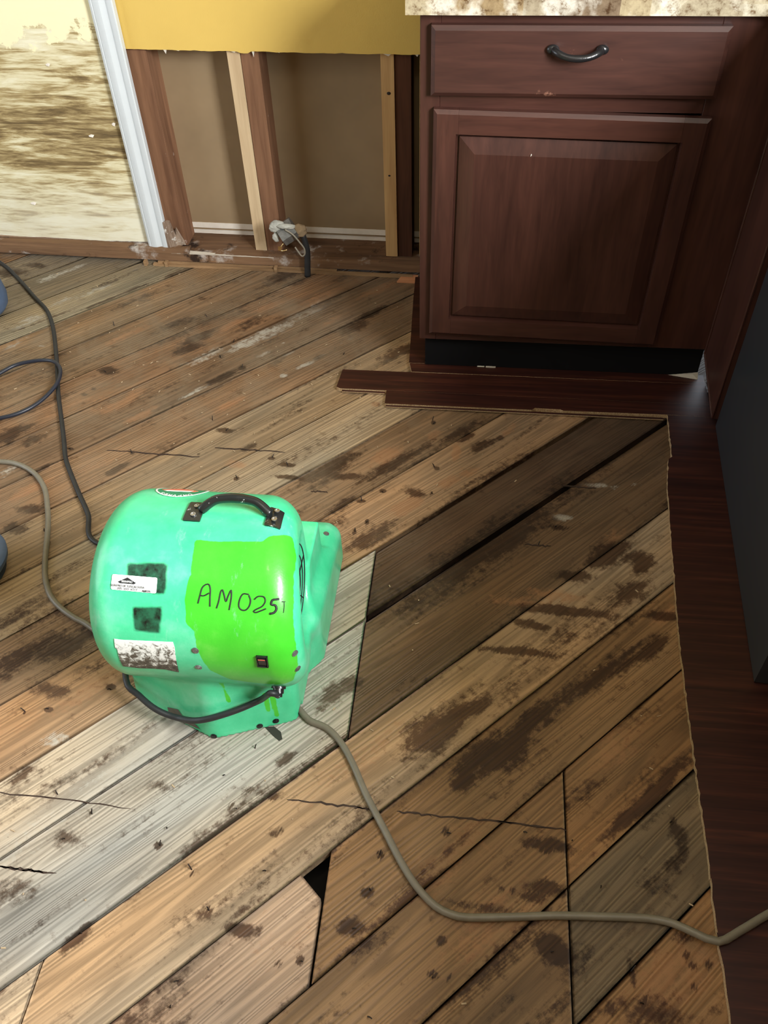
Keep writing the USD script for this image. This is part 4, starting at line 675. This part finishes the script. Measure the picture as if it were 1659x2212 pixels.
pd = np.where(front, pd, -.05); idd = np.where(front, np.maximum(polydist(INK[0], q2), polydist(INK[1], q2)), -.05)
marks = np.c_[np.clip(pd * 20 + .5, 0, 1), np.clip(idd * 20 + .5, 0, 1), np.zeros(len(V))]
put(AM, 'housing', trimesh.Trimesh(V, Fc, process=False), M['shell'], True, attrs={'marks': marks}, label='green moulded plastic housing with lime paint patch')
def decal(poly, eps=.0009, maxe=.006):
    """A flat outline in drum coordinates (along the axis, up the front) laid on the drum."""
    m = trimesh.creation.extrude_polygon(poly, .0004)
    v, f = np.array(m.vertices), np.array(m.faces)
    v, f = trimesh.remesh.subdivide_to_size(v, f, maxe)
    d = v[:, 2]; P = drum_pt(v[:, :2], eps); P = P + grad(P) * d[:, None]
    return trimesh.Trimesh(P, f, process=False)
def writing(text, height, at, angle, bold=False, eps=.0016):
    m = meshkit.text_mesh(text, height, .0003, bold)
    v = np.array(m.vertices); f = np.array(m.faces); v[:, 0] -= (v[:, 0].min() + v[:, 0].max()) / 2
    d = v[:, 2].copy(); c, s = math.cos(angle), math.sin(angle)
    Q = np.c_[at[0] + c * v[:, 0] - s * v[:, 1], at[1] + s * v[:, 0] + c * v[:, 1]]
    P = drum_pt(Q, eps); P = P + grad(P) * d[:, None]
    return trimesh.Trimesh(P, f, process=False)
def rrect(c, r=.003):
    return Polygon(c).buffer(-r).buffer(r)
def lerp4(C, u, v):   # corners tl, tr, br, bl
    tl, tr, br, bl = [np.array(q) for q in C]
    return (tl * (1 - u) + tr * u) * (1 - v) + (bl * (1 - u) + br * u) * v
LC = [(-0.4122, 0.1611), (-0.3367, 0.1601), (-0.3368, 0.1349), (-0.4122, 0.1365)]
la = math.atan2(LC[1][1] - LC[0][1], LC[1][0] - LC[0][0]); lh = float(np.linalg.norm(np.array(LC[0]) - LC[3])); lw = float(np.linalg.norm(np.array(LC[0]) - LC[1]))
ST = put(AM, 'label_sticker', decal(rrect(LC)), M['paper'], True, label='white printed label sticker')
up_ = np.array([-math.sin(la), math.cos(la)]); ri_ = np.array([math.cos(la), math.sin(la)])
o = lerp4(LC, .345, .44)
house = Polygon([o + ri_ * x * lw + up_ * y * lh for x, y in ((-.20, -.02), (0, .30), (.20, -.02), (.155, -.10), (-.155, -.10))])
put(ST, 'logo', decal(house, .0014), M['ink'], True, label='black house-shaped logo')
put(ST, 'logo_lettering', writing('SERVPRO', lh * .12, o + up_ * lh * -.03, la, True, .0022), M['paper'], False)
put(ST, 'print', writing('SERVPRO OF TUSCALOOSA', lh * .125, lerp4(LC, .36, .765), la), M['ink'], False)
put(ST, 'print', writing('205-553-6377', lh * .13, lerp4(LC, .36, .94), la), M['ink'], False)
put(ST, 'print', writing('AM025', lh * .12, lerp4(LC, .78, .97), la, True), M['ink'], False)
TC = [Polygon([(-0.4109, 0.0509), (-0.3993, 0.05), (-0.3118, 0.0533), (-0.3101, 0.0419), (-0.3137, -0.0051), (-0.3164, -0.0267), (-0.3275, -0.0232), (-0.3378, -0.0197), (-0.3604, -0.02), (-0.3852, -0.0226), (-0.412, -0.02), (-0.4112, 0.0065), (-0.4096, 0.0278), (-0.4127, 0.0318)])]
put(AM, 'torn_label', decal(TC[0], .0008, .004), M['torn'], True, label='scraped white label, mostly torn off')
# marker writing: AM025 T
STROKES = [[(-0.2678, 0.1239), (-0.2653, 0.1356), (-0.2622, 0.1492), (-0.2564, 0.1548), (-0.2517, 0.1546), (-0.2489, 0.1474), (-0.2486, 0.1341), (-0.2482, 0.1201)], [(-0.2654, 0.137), (-0.2591, 0.1365), (-0.2506, 0.1414)], [(-0.2373, 0.1182), (-0.2341, 0.1297), (-0.2318, 0.1445), (-0.2293, 0.1479), (-0.2261, 0.1409), (-0.2224, 0.13), (-0.2194, 0.1387), (-0.2152, 0.1483), (-0.214, 0.1391), (-0.215, 0.1283), (-0.2168, 0.1169)], [(-0.1861, 0.1436), (-0.1956, 0.1436), (-0.2004, 0.1347), (-0.2013, 0.124), (-0.197, 0.1184), (-0.1902, 0.1185), (-0.1845, 0.1252), (-0.1828, 0.1346), (-0.186, 0.1423)], [(-0.1769, 0.1363), (-0.1711, 0.1414), (-0.1616, 0.1413), (-0.159, 0.1348), (-0.1635, 0.1266), (-0.1727, 0.1211), (-0.1772, 0.1176), (-0.1739, 0.1156), (-0.1659, 0.1189), (-0.1574, 0.123)], [(-0.1364, 0.1394), (-0.1432, 0.1383), (-0.1481, 0.1368), (-0.1493, 0.1301), (-0.1426, 0.129), (-0.1403, 0.1236), (-0.1441, 0.1174), (-0.1512, 0.1152)], [(-0.13, 0.1353), (-0.1213, 0.136)], [(-0.1248, 0.1357), (-0.1245, 0.127), (-0.1262, 0.1171)]]
W_ = [.0011] * 5 + [.0019, .0007, .0007]
MK = []
for s, w in zip(STROKES, W_):
    Q = spline(np.array(s), .002)
    MK.append(tube(drum_pt(Q, .0004), w, 6, False))
put(AM, 'lettering', join(*MK), M['ink'], True, label='handwritten black marker letters AM025 T')
# round emblem on the top
E0 = (-0.3546, 0.357)
ec = np.array([E0[0] + .002, E0[1] + .020]); er = .046
ring = Point(*ec).buffer(er, 40).difference(Point(*ec).buffer(er - .0032, 40))
EM = put(AM, 'emblem', decal(Point(*ec).buffer(er - .003, 40), .0006, .008), M['emblem_green'], True, label='round green emblem with white ring')
put(EM, 'emblem_ring', decal(ring, .0008), M['paper'], True)
put(EM, 'emblem_roof', decal(Polygon([ec + (x, y) for x, y in ((-.036, -.006), (-.004, .018), (.030, -.004), (.024, -.014), (.0, -.010), (-.026, -.016))]), .0010), M['red'], True)
put(EM, 'emblem_roof', decal(Polygon([ec + (x, y) for x, y in ((-.030, -.012), (.022, -.006), (.018, -.016), (-.022, -.019))]), .0013), M['paper'], True)
for ch, t in zip('SERVPRO', np.linspace(.62, -.62, 7)):
    a = -math.pi / 2 - t; put(EM, 'emblem_lettering', writing(ch, .0085, ec + (er - .0075) * np.array([math.cos(a), math.sin(a)]), math.pi + a - math.pi / 2 if False else a - math.pi / 2 + math.pi * 0, True), M['paper'], False)
# carry handle
HDL = []
hp = [(-0.3014, 0.2823), (-0.1643, 0.2928)]
xa, xb = hp[0][0], hp[1][0]; sm = (hp[0][1] + hp[1][1]) / 2
def outw(x, s, e):
    th = s / RD; return np.array([x, YC - (RD + e) * math.cos(th), ZC + (RD + e) * math.sin(th)])
H = thing('handle', tuple(outw((xa + xb) / 2, sm, 0)), AM, label='black iron carry handle, paint worn off its grip')
for xc_ in (xa, xb):
    c = [(xc_ + x, sm + s) for x in (-.0145, .0145) for s in (-.024, .024)]
    pl = Polygon([(xc_ - .0145, sm - .024), (xc_ + .0145, sm - .024), (xc_ + .0145, sm + .024), (xc_ - .0145, sm + .024)]).buffer(-.002).buffer(.002)
    mm = trimesh.creation.extrude_polygon(pl, .003); v, f = trimesh.remesh.subdivide_to_size(np.array(mm.vertices), np.array(mm.faces), .008)
    Pq = drum_pt(v[:, :2], .0002); Pq = Pq + grad(Pq) * v[:, 2:]
    PLT = put(H, 'mount_plate', trimesh.Trimesh(Pq, f, process=False), M['iron_worn'], 40)
    for ds in (-.011, .011):
        sc = trimesh.creation.cylinder(.0046, .0022, sections=16)
        nrm = outw(xc_, sm + ds, 1) - outw(xc_, sm + ds, 0); T = trimesh.geometry.align_vectors((0, 0, 1), nrm)
        ringm = trimesh.creation.annulus(.0032, .0046, .0016, sections=20); ringm.apply_translation((0, 0, .0007))
        sc = join(trimesh.creation.cylinder(.0044, .0012, sections=16), ringm)
        sc.apply_transform(T); sc.apply_translation(outw(xc_, sm + ds, .0040)); put(PLT, 'screw', sc, M['steel'], 40)
gx = xb - xa
grip = [outw(xa + .010, sm + .002, .003), outw(xa + .016, sm + .004, .008), outw(xa + .024, sm + .008, .0135), outw(xa + .036, sm + .012, .019), outw(xa + .055, sm + .014, .0215), outw((xa + xb) / 2, sm + .014, .0222), outw(xb - .055, sm + .014, .0215), outw(xb - .036, sm + .012, .019), outw(xb - .024, sm + .008, .0135), outw(xb - .016, sm + .004, .008), outw(xb - .010, sm + .002, .003)]
put(H, 'grip', tube(grip, [.0085, .0082, .0080, .0080, .0082, .0084, .0082, .0080, .0080, .0082, .0085], 14, step=.004), M['iron_worn'], True)
# screws, switch, cable gland, inlet grilles, residue
for (x, y, z) in [(-0.2765, -1.1207, 0.2779), (-0.278, -1.125, 0.2357), (-0.1165, -1.1034, 0.2655), (-0.1162, -1.1042, 0.2219), (-0.1403, -0.6963, 0.1052), (-0.2922, -1.126, 0.0065), (-0.2106, -1.0995, 0.0103), (-0.1816, -1.0886, 0.0145)]:
    n_ = grad(np.array([[x, y, z]]))[0]; T = trimesh.geometry.align_vectors((0, 0, 1), n_)
    sc = join(trimesh.creation.cylinder(.0040, .0044, sections=18), trimesh.creation.annulus(.0034, .0060, .0022, sections=20), trimesh.creation.cylinder(.0016, .0052, sections=6))
    sc.apply_transform(T); sc.apply_translation((x, y, z)); put(AM, 'screw', sc, M['zinc'] if z > .05 else M['iron'], 40)
sx = np.array((-0.1663, -1.1231, 0.2654)); n_ = grad(sx[None])[0]; T = trimesh.geometry.align_vectors((0, 0, 1), n_)
def local(m):
    # x stays along the drum axis, y up the front
    e1 = np.array([1., 0, 0]); e1 -= n_ * (e1 @ n_); e1 /= np.linalg.norm(e1); e2 = np.cross(n_, e1)
    v = np.array(m.vertices); return trimesh.Trimesh(sx + v[:, :1] * e1 + v[:, 1:2] * e2 + v[:, 2:] * n_, m.faces, process=False)
SW = put(AM, 'switch', local(join(cbox(-.0095, .0095, -.0125, -.0105, -.002, .0035, .0006), cbox(-.0095, .0095, .0105, .0125, -.002, .0035, .0006), cbox(-.0095, -.0072, -.0125, .0125, -.002, .0035, .0006), cbox(.0072, .0095, -.0125, .0125, -.002, .0035, .0006), cbox(-.0075, .0075, -.011, .011, -.002, .0006, .0003))), M['iron'], False, label='power switch in a black frame')
put(SW, 'rocker', local(hull([(x, y, z) for x in (-.0062, .0062) for y, z in ((-.0092, .0008), (-.0092, .0018), (.001, .0024), (.0095, .0052), (.0095, .0006))])), M['iron'], False)
put(SW, 'rocker_light', local(hull([(x, y, z) for x in (-.0058, .0058) for y, z in ((.0015, .0030), (.0082, .0055), (.0015, .0024), (.0082, .0040))])), M['switch'], False, label='red rocker face')
gp = np.array((-0.1556, -1.105, 0.1606)); gn = grad(gp[None])[0]
gl = join(*[trimesh.creation.cylinder(r_, h_, sections=20).apply_translation((0, 0, z_)) for r_, h_, z_ in ((.0125, .004, .001), (.0095, .010, .006), (.0075, .010, .012))])
gl.apply_transform(trimesh.geometry.align_vectors((0, 0, 1), gn)); gl.apply_translation(gp); put(AM, 'cable_gland', gl, M['iron'], 40)
for sg in (1, -1):
    gr = [trimesh.creation.torus(r_, .0011, major_sections=48, minor_sections=6) for r_ in (.025, .045, .065, .085)]
    for a in np.arange(6) * math.pi / 3:
        gr.append(trimesh.creation.cylinder(.0011, .17, sections=6).apply_transform(trimesh.transformations.rotation_matrix(math.pi / 2, (1, 0, 0))).apply_transform(trimesh.transformations.rotation_matrix(a, (0, 0, 1))))
    gr = join(*gr); gr.apply_transform(trimesh.transformations.rotation_matrix(math.pi / 2, (0, 1, 0))); gr.apply_translation((XC + sg * (HD - .040), YC, ZC))
    put(AM, 'inlet_grille', gr, M['grille'], True)
    put(AM, 'inlet_plate', trimesh.creation.cylinder(.0985, .002, sections=48).apply_transform(trimesh.transformations.rotation_matrix(math.pi / 2, (0, 1, 0))).apply_translation((XC + sg * .114, YC, ZC)), M['inner'], 40)
RES = [(-0.3874, -1.086, 0.0281), (-0.3621, -1.0951, 0.0389), (-0.3545, -1.1003, 0.0258), (-0.3256, -1.1134, 0.0196), (-0.3189, -1.1174, 0.0123), (-0.3531, -1.104, 0.0054), (-0.3881, -1.0894, 0.0036)]
Pr = np.array(RES); cen = Pr.mean(0); Pm = onto(np.vstack([cen[None], Pr]), .0007); nn = len(Pr)
put(AM, 'tape_residue', trimesh.Trimesh(np.vstack([Pm, onto(Pm, .0001)]), [(0, 1 + i, 1 + (i + 1) % nn) for i in range(nn)] + [(0, 1 + (i + 1) % nn, 1 + i) for i in range(nn)], process=False), M['residue'], False)
# power cord: gland, round the front, behind the machine, across to the left
CR = .0058
cord = [tuple(gp + gn * .014)] + [(-0.1641, -1.1246, 0.1716), (-0.2003, -1.0968, 0.0967), (-0.249, -1.1162, 0.0822), (-0.3069, -1.1284, 0.0652), (-0.3582, -1.1113, 0.0358)] + [(-0.4, -1.1031, 0.045), (-0.4378, -1.0821, 0.055), (-0.4706, -1.054, 0.06)] + [(-.512, -.93, .03), (-.515, -.86, .0065), (-.505, -.78, .0065), (-.497, -.70, .0065)] + [(-0.6757, -0.6773, 0.0062), (-0.7257, -0.5921, 0.0062), (-0.7769, -0.5198, 0.0062), (-0.8286, -0.4433, 0.0062), (-0.852, -0.4031, 0.0062), (-0.8779, -0.3444, 0.0062), (-0.9187, -0.2564, 0.0062), (-0.9621, -0.1632, 0.0062), (-1.0029, -0.0637, 0.0062), (-1.0393, 0.0203, 0.0062), (-1.0848, 0.12, 0.0062), (-1.1232, 0.1894, 0.0062), (-1.1578, 0.2367, 0.0062), (-1.2125, 0.2918, 0.0062), (-1.2928, 0.3771, 0.0062), (-1.3602, 0.445, 0.0062), (-1.4089, 0.4849, 0.0062), (-1.5058, 0.5587, 0.0062)] + [(-1.62, .50, .0062), (-1.95, .44, .0062), (-2.4, .46, .0062)]
put(AM, 'power_cord', tube(cord, CR, 12, step=.010), M['rubber'], True, label='black power cord from the gland, round behind and off to the left')

# ------------------------------------------------------------------ loose things
hose = [(-2.5, -.55, .0066), (-2.1, -.40, .0066), (-1.5, -.36, .0066)] + [(-1.0839, -0.43, 0.0066), (-1.0085, -0.436, 0.0066), (-0.9779, -0.437, 0.0066), (-0.9404, -0.4491, 0.0066), (-0.8988, -0.4755, 0.0066), (-0.8604, -0.5189, 0.0066), (-0.8329, -0.571, 0.0066), (-0.8081, -0.6286, 0.0066), (-0.7895, -0.6843, 0.0066), (-0.7701, -0.7444, 0.0066), (-0.7515, -0.789, 0.0066), (-0.7244, -0.8313, 0.0066), (-0.6901, -0.8618, 0.0066), (-0.651, -0.885, 0.0066), (-0.6051, -0.907, 0.0066)] + [(-.50, -.98, .0066), (-.455, -1.02, .0066), (-.39, -1.04, .0066), (-.30, -1.05, .0066), (-.22, -1.045, .0066), (-.155, -1.05, .0066)] + [(-0.1212, -1.0775, 0.0066), (-0.0868, -1.0899, 0.0066), (-0.057, -1.1156, 0.0066), (-0.0283, -1.1571, 0.0066), (0.0019, -1.2114, 0.0066), (0.0411, -1.2717, 0.0066), (0.0735, -1.322, 0.0066), (0.1035, -1.3604, 0.0066), (0.1354, -1.3877, 0.0066), (0.1618, -1.3978, 0.0066), (0.1875, -1.4002, 0.0066), (0.2528, -1.3931, 0.0066), (0.3252, -1.3838, 0.0066), (0.3974, -1.3781, 0.0066), (0.4691, -1.3738, 0.0066)] + [(0.5067, -1.3788, 0.01), (0.5353, -1.3915, 0.016), (0.5688, -1.402, 0.0195), (0.605, -1.3824, 0.0195), (0.6509, -1.3539, 0.0195), (0.6986, -1.3283, 0.0195)]
put('/World', 'drain_hose', tube(hose, .0063, 12, step=.012), M['hose'], True, label='pale grey hose snaking from the left under the green air mover to the lower right', category='hose')
loop = [(-2.4, .02, .0056), (-1.9, .10, .0056), (-1.45, .12, .0070)] + [(-1.1901, -0.1507, 0.012), (-1.1702, -0.1207, 0.012), (-1.1539, -0.0959, 0.013), (-1.1278, -0.0616, 0.014), (-1.0934, -0.0448, 0.016), (-1.0481, -0.0372, 0.019), (-1.0122, -0.0473, 0.022), (-0.9831, -0.0797, 0.024), (-0.9709, -0.1236, 0.022), (-0.9789, -0.1603, 0.014), (-0.9966, -0.1994, 0.008), (-1.0192, -0.2339, 0.0065), (-1.0474, -0.2584, 0.0062), (-1.0792, -0.2737, 0.006), (-1.1246, -0.2864, 0.006)] + [(-1.5, -.20, .0056), (-2.0, -.12, .0056), (-2.45, -.2, .0056)]
put('/World', 'black_cable', tube(loop, .0052, 12, step=.008), M['rubber_blue'], True, label='looped glossy black cable lying over the power cord at the left', category='cable')
# two rounded blue machine housings cut by the left edge
B1 = (-1.3578, 0.2057)
def ball(c, r, sx_=1., sy_=1., sz_=1.):
    return trimesh.creation.icosphere(4, r).apply_transform(np.diag([sx_, sy_, sz_, 1])).apply_translation(c)
MB = thing('machine_housing', (B1[0], B1[1], 0), label='rounded slate blue machine housing at the left edge, above the looped cable', category='machine')
def turned(prof_, c):
    m = trimesh.creation.revolve(np.array(prof_), sections=64); m.apply_translation(c); return m
put(MB, 'body', turned([(0, .004), (.070, .004), (.084, .010), (.094, .024), (.099, .05), (.095, .09), (.080, .125), (.050, .144), (0, .149)], (B1[0], B1[1], 0)), M['blue'], 50)
put(MB, 'rubber_foot', turned([(0, .0), (.055, .0), (.060, .002), (.060, .004), (0, .004)], (B1[0], B1[1], 0)), M['rubber'], 50)
put(MB, 'lid', turned([(0, .1495), (.040, .1495), (.048, .153), (.044, .168), (0, .172)], (B1[0], B1[1], 0)), M['blue_dark'], 50)
put(MB, 'handle', tube([(B1[0] - .036, B1[1], .160), (B1[0] - .030, B1[1], .195), (B1[0], B1[1], .205), (B1[0] + .030, B1[1], .195), (B1[0] + .036, B1[1], .160)], .007, 10, step=.006), M['rubber'], True)
B2 = (-0.9266, -0.7827)
MC = thing('machine_housing', (B2[0], B2[1], 0), label='slate blue domed machine part with a pointed rim, lower left edge beside the grey hose', category='machine')
m = turned([(0, .062), (.070, .060), (.086, .056), (.092, .048), (.090, .036), (.080, .022), (.066, .012), (0, .012)], (B2[0], B2[1], 0)); put(MC, 'body', m, M['blue'], 40)
put(MC, 'lid', turned([(0, .0625), (.034, .0625), (.038, .066), (.034, .074), (0, .076)], (B2[0], B2[1], 0)), M['blue_dark'], 50)
put(MC, 'rubber_foot', turned([(0, .0), (.070, .0), (.076, .003), (.070, .012), (0, .012)], (B2[0], B2[1], 0)), M['blue_dark'], 50)
# electrical box torn from the wall, hanging over a black conduit
EB = thing('electrical_box', (-.387, .470, 0), label='broken metal electrical box caked in plaster on a black conduit', category='electrical box')
put(EB, 'conduit', tube([(-.390, .474, .0005), (-.388, .476, .03), (-.385, .480, .090), (-.395, .484, .135)], .0095, 14, step=.006), M['rubber'], True)
def lump(c, r, seed, s=(1, 1, 1), amp=.35):
    m = trimesh.creation.icosphere(3, 1.); v = np.array(m.vertices)
    k = 1 + amp * (nz(v * 1.6 + seed, 1., seed, 3) - .5) * 2
    return trimesh.Trimesh(v * k[:, None] * np.array(s) * r + c, m.faces, process=False)
bc = np.array([-.437, .474, .150])
bm = trimesh.creation.cylinder(.034, .05, sections=8).apply_transform(trimesh.transformations.rotation_matrix(1.1, (0, 1, 0))).apply_transform(trimesh.transformations.rotation_matrix(.35, (0, 0, 1)))
put(EB, 'box', bm.apply_translation(bc), M['zinc'], 30, label='dull octagonal metal box')
put(EB, 'plaster_lump', lump(bc + (-.028, -.012, .022), .020, 3, (1.2, .7, .9)), M['plaster'], 40)
put(EB, 'plaster_lump', lump(bc + (-.034, -.016, -.010), .013, 5, (.8, .8, 1.2)), M['plaster'], 40)
put(EB, 'plaster_lump', lump(bc + (.004, -.026, .030), .014, 7, (2.0, .6, .5)), M['plaster'], 40)
put(EB, 'plaster_lump', lump(bc + (.034, .0, .004), .022, 9, (1.1, .8, .9)), M['kraft'], 40)
put(EB, 'wire', tube([bc + (.0, -.030, .022), bc + (.022, -.034, .010), bc + (.040, -.032, -.016), bc + (.052, -.028, -.040), bc + (.050, -.024, -.062), bc + (.040, -.022, -.068), bc + (.030, -.022, -.052), bc + (.022, -.02, -.040)], .0024, 8, step=.005), M['wire'], True)
put(EB, 'wire', tube([bc + (-.012, -.026, -.026), bc + (-.022, -.034, -.040), bc + (-.016, -.034, -.046), bc + (-.002, -.03, -.044)], .0018, 8, step=.004), M['brass'], True, label='bare copper wire')
put(EB, 'terminal', hull([bc + (-.026, -.036, -.030), bc + (-.014, -.036, -.030), bc + (-.018, -.036, -.046), bc + (-.028, -.036, -.043), bc + (-.02, -.031, -.036)]), M['brass'], False, label='bright brass terminal')
# scraps
sc_ = [(-0.1064, 0.4519), (-0.0431, 0.4505), (-0.0437, 0.4932), (-0.0904, 0.4958)]
P = [(x, y, z) for x, y in sc_ for z in (.0005, .005)]
put('/World', 'wood_scrap', hull(P), M['scrapwood'], False, label='small orange-pink wood scrap on the subfloor beside the cabinet', category='wood scrap')
tp = [(-0.2031, -1.0959), (-0.1859, -1.0933), (-0.1707, -1.1035), (-0.1654, -1.1173), (-0.1707, -1.1216), (-0.1839, -1.1124)]
put('/World', 'tape_scrap', hull([(x, y, z) for x, y in tp for z in (.0006, .0016)]), M['black_tape'], False, label='scrap of black tape sticking out in front of the air mover', category='tape')
HOSE = spline(hose, .02); rd = np.random.default_rng(17); SP = []
for k in range(130):
    if k < 75: x, y = rd.uniform(-1.2, .0), rd.uniform(-.35, .47)
    else: x, y = rd.uniform(-.75, .56), rd.uniform(-1.6, -.1)
    if y > .44 and x > -.2: continue
    if -.54 < x < -.09 and -1.14 < y < -.62: continue
    if x > .5 and y > -.2: continue
    if min(np.hypot(x - h_[0], y - h_[1]) for h_ in HOSE) < .03: continue
    l, w, a = rd.uniform(.001, .0045), rd.uniform(.0005, .0013), rd.uniform(0, 3.14)
    e = np.array([math.cos(a), math.sin(a)]); f_ = np.array([-e[1], e[0]])
    SP.append(hull([(*(np.array([x, y]) + e * l * s + f_ * w * t), z) for s in (-1, 1) for t in (-1, 1) for z in (.0008, .0022)]))
put('/World', 'wood_splinters', join(*SP), M['splinter'], False, label='pale splinters and plaster crumbs scattered over the subfloor', category='debris', kind='stuff')
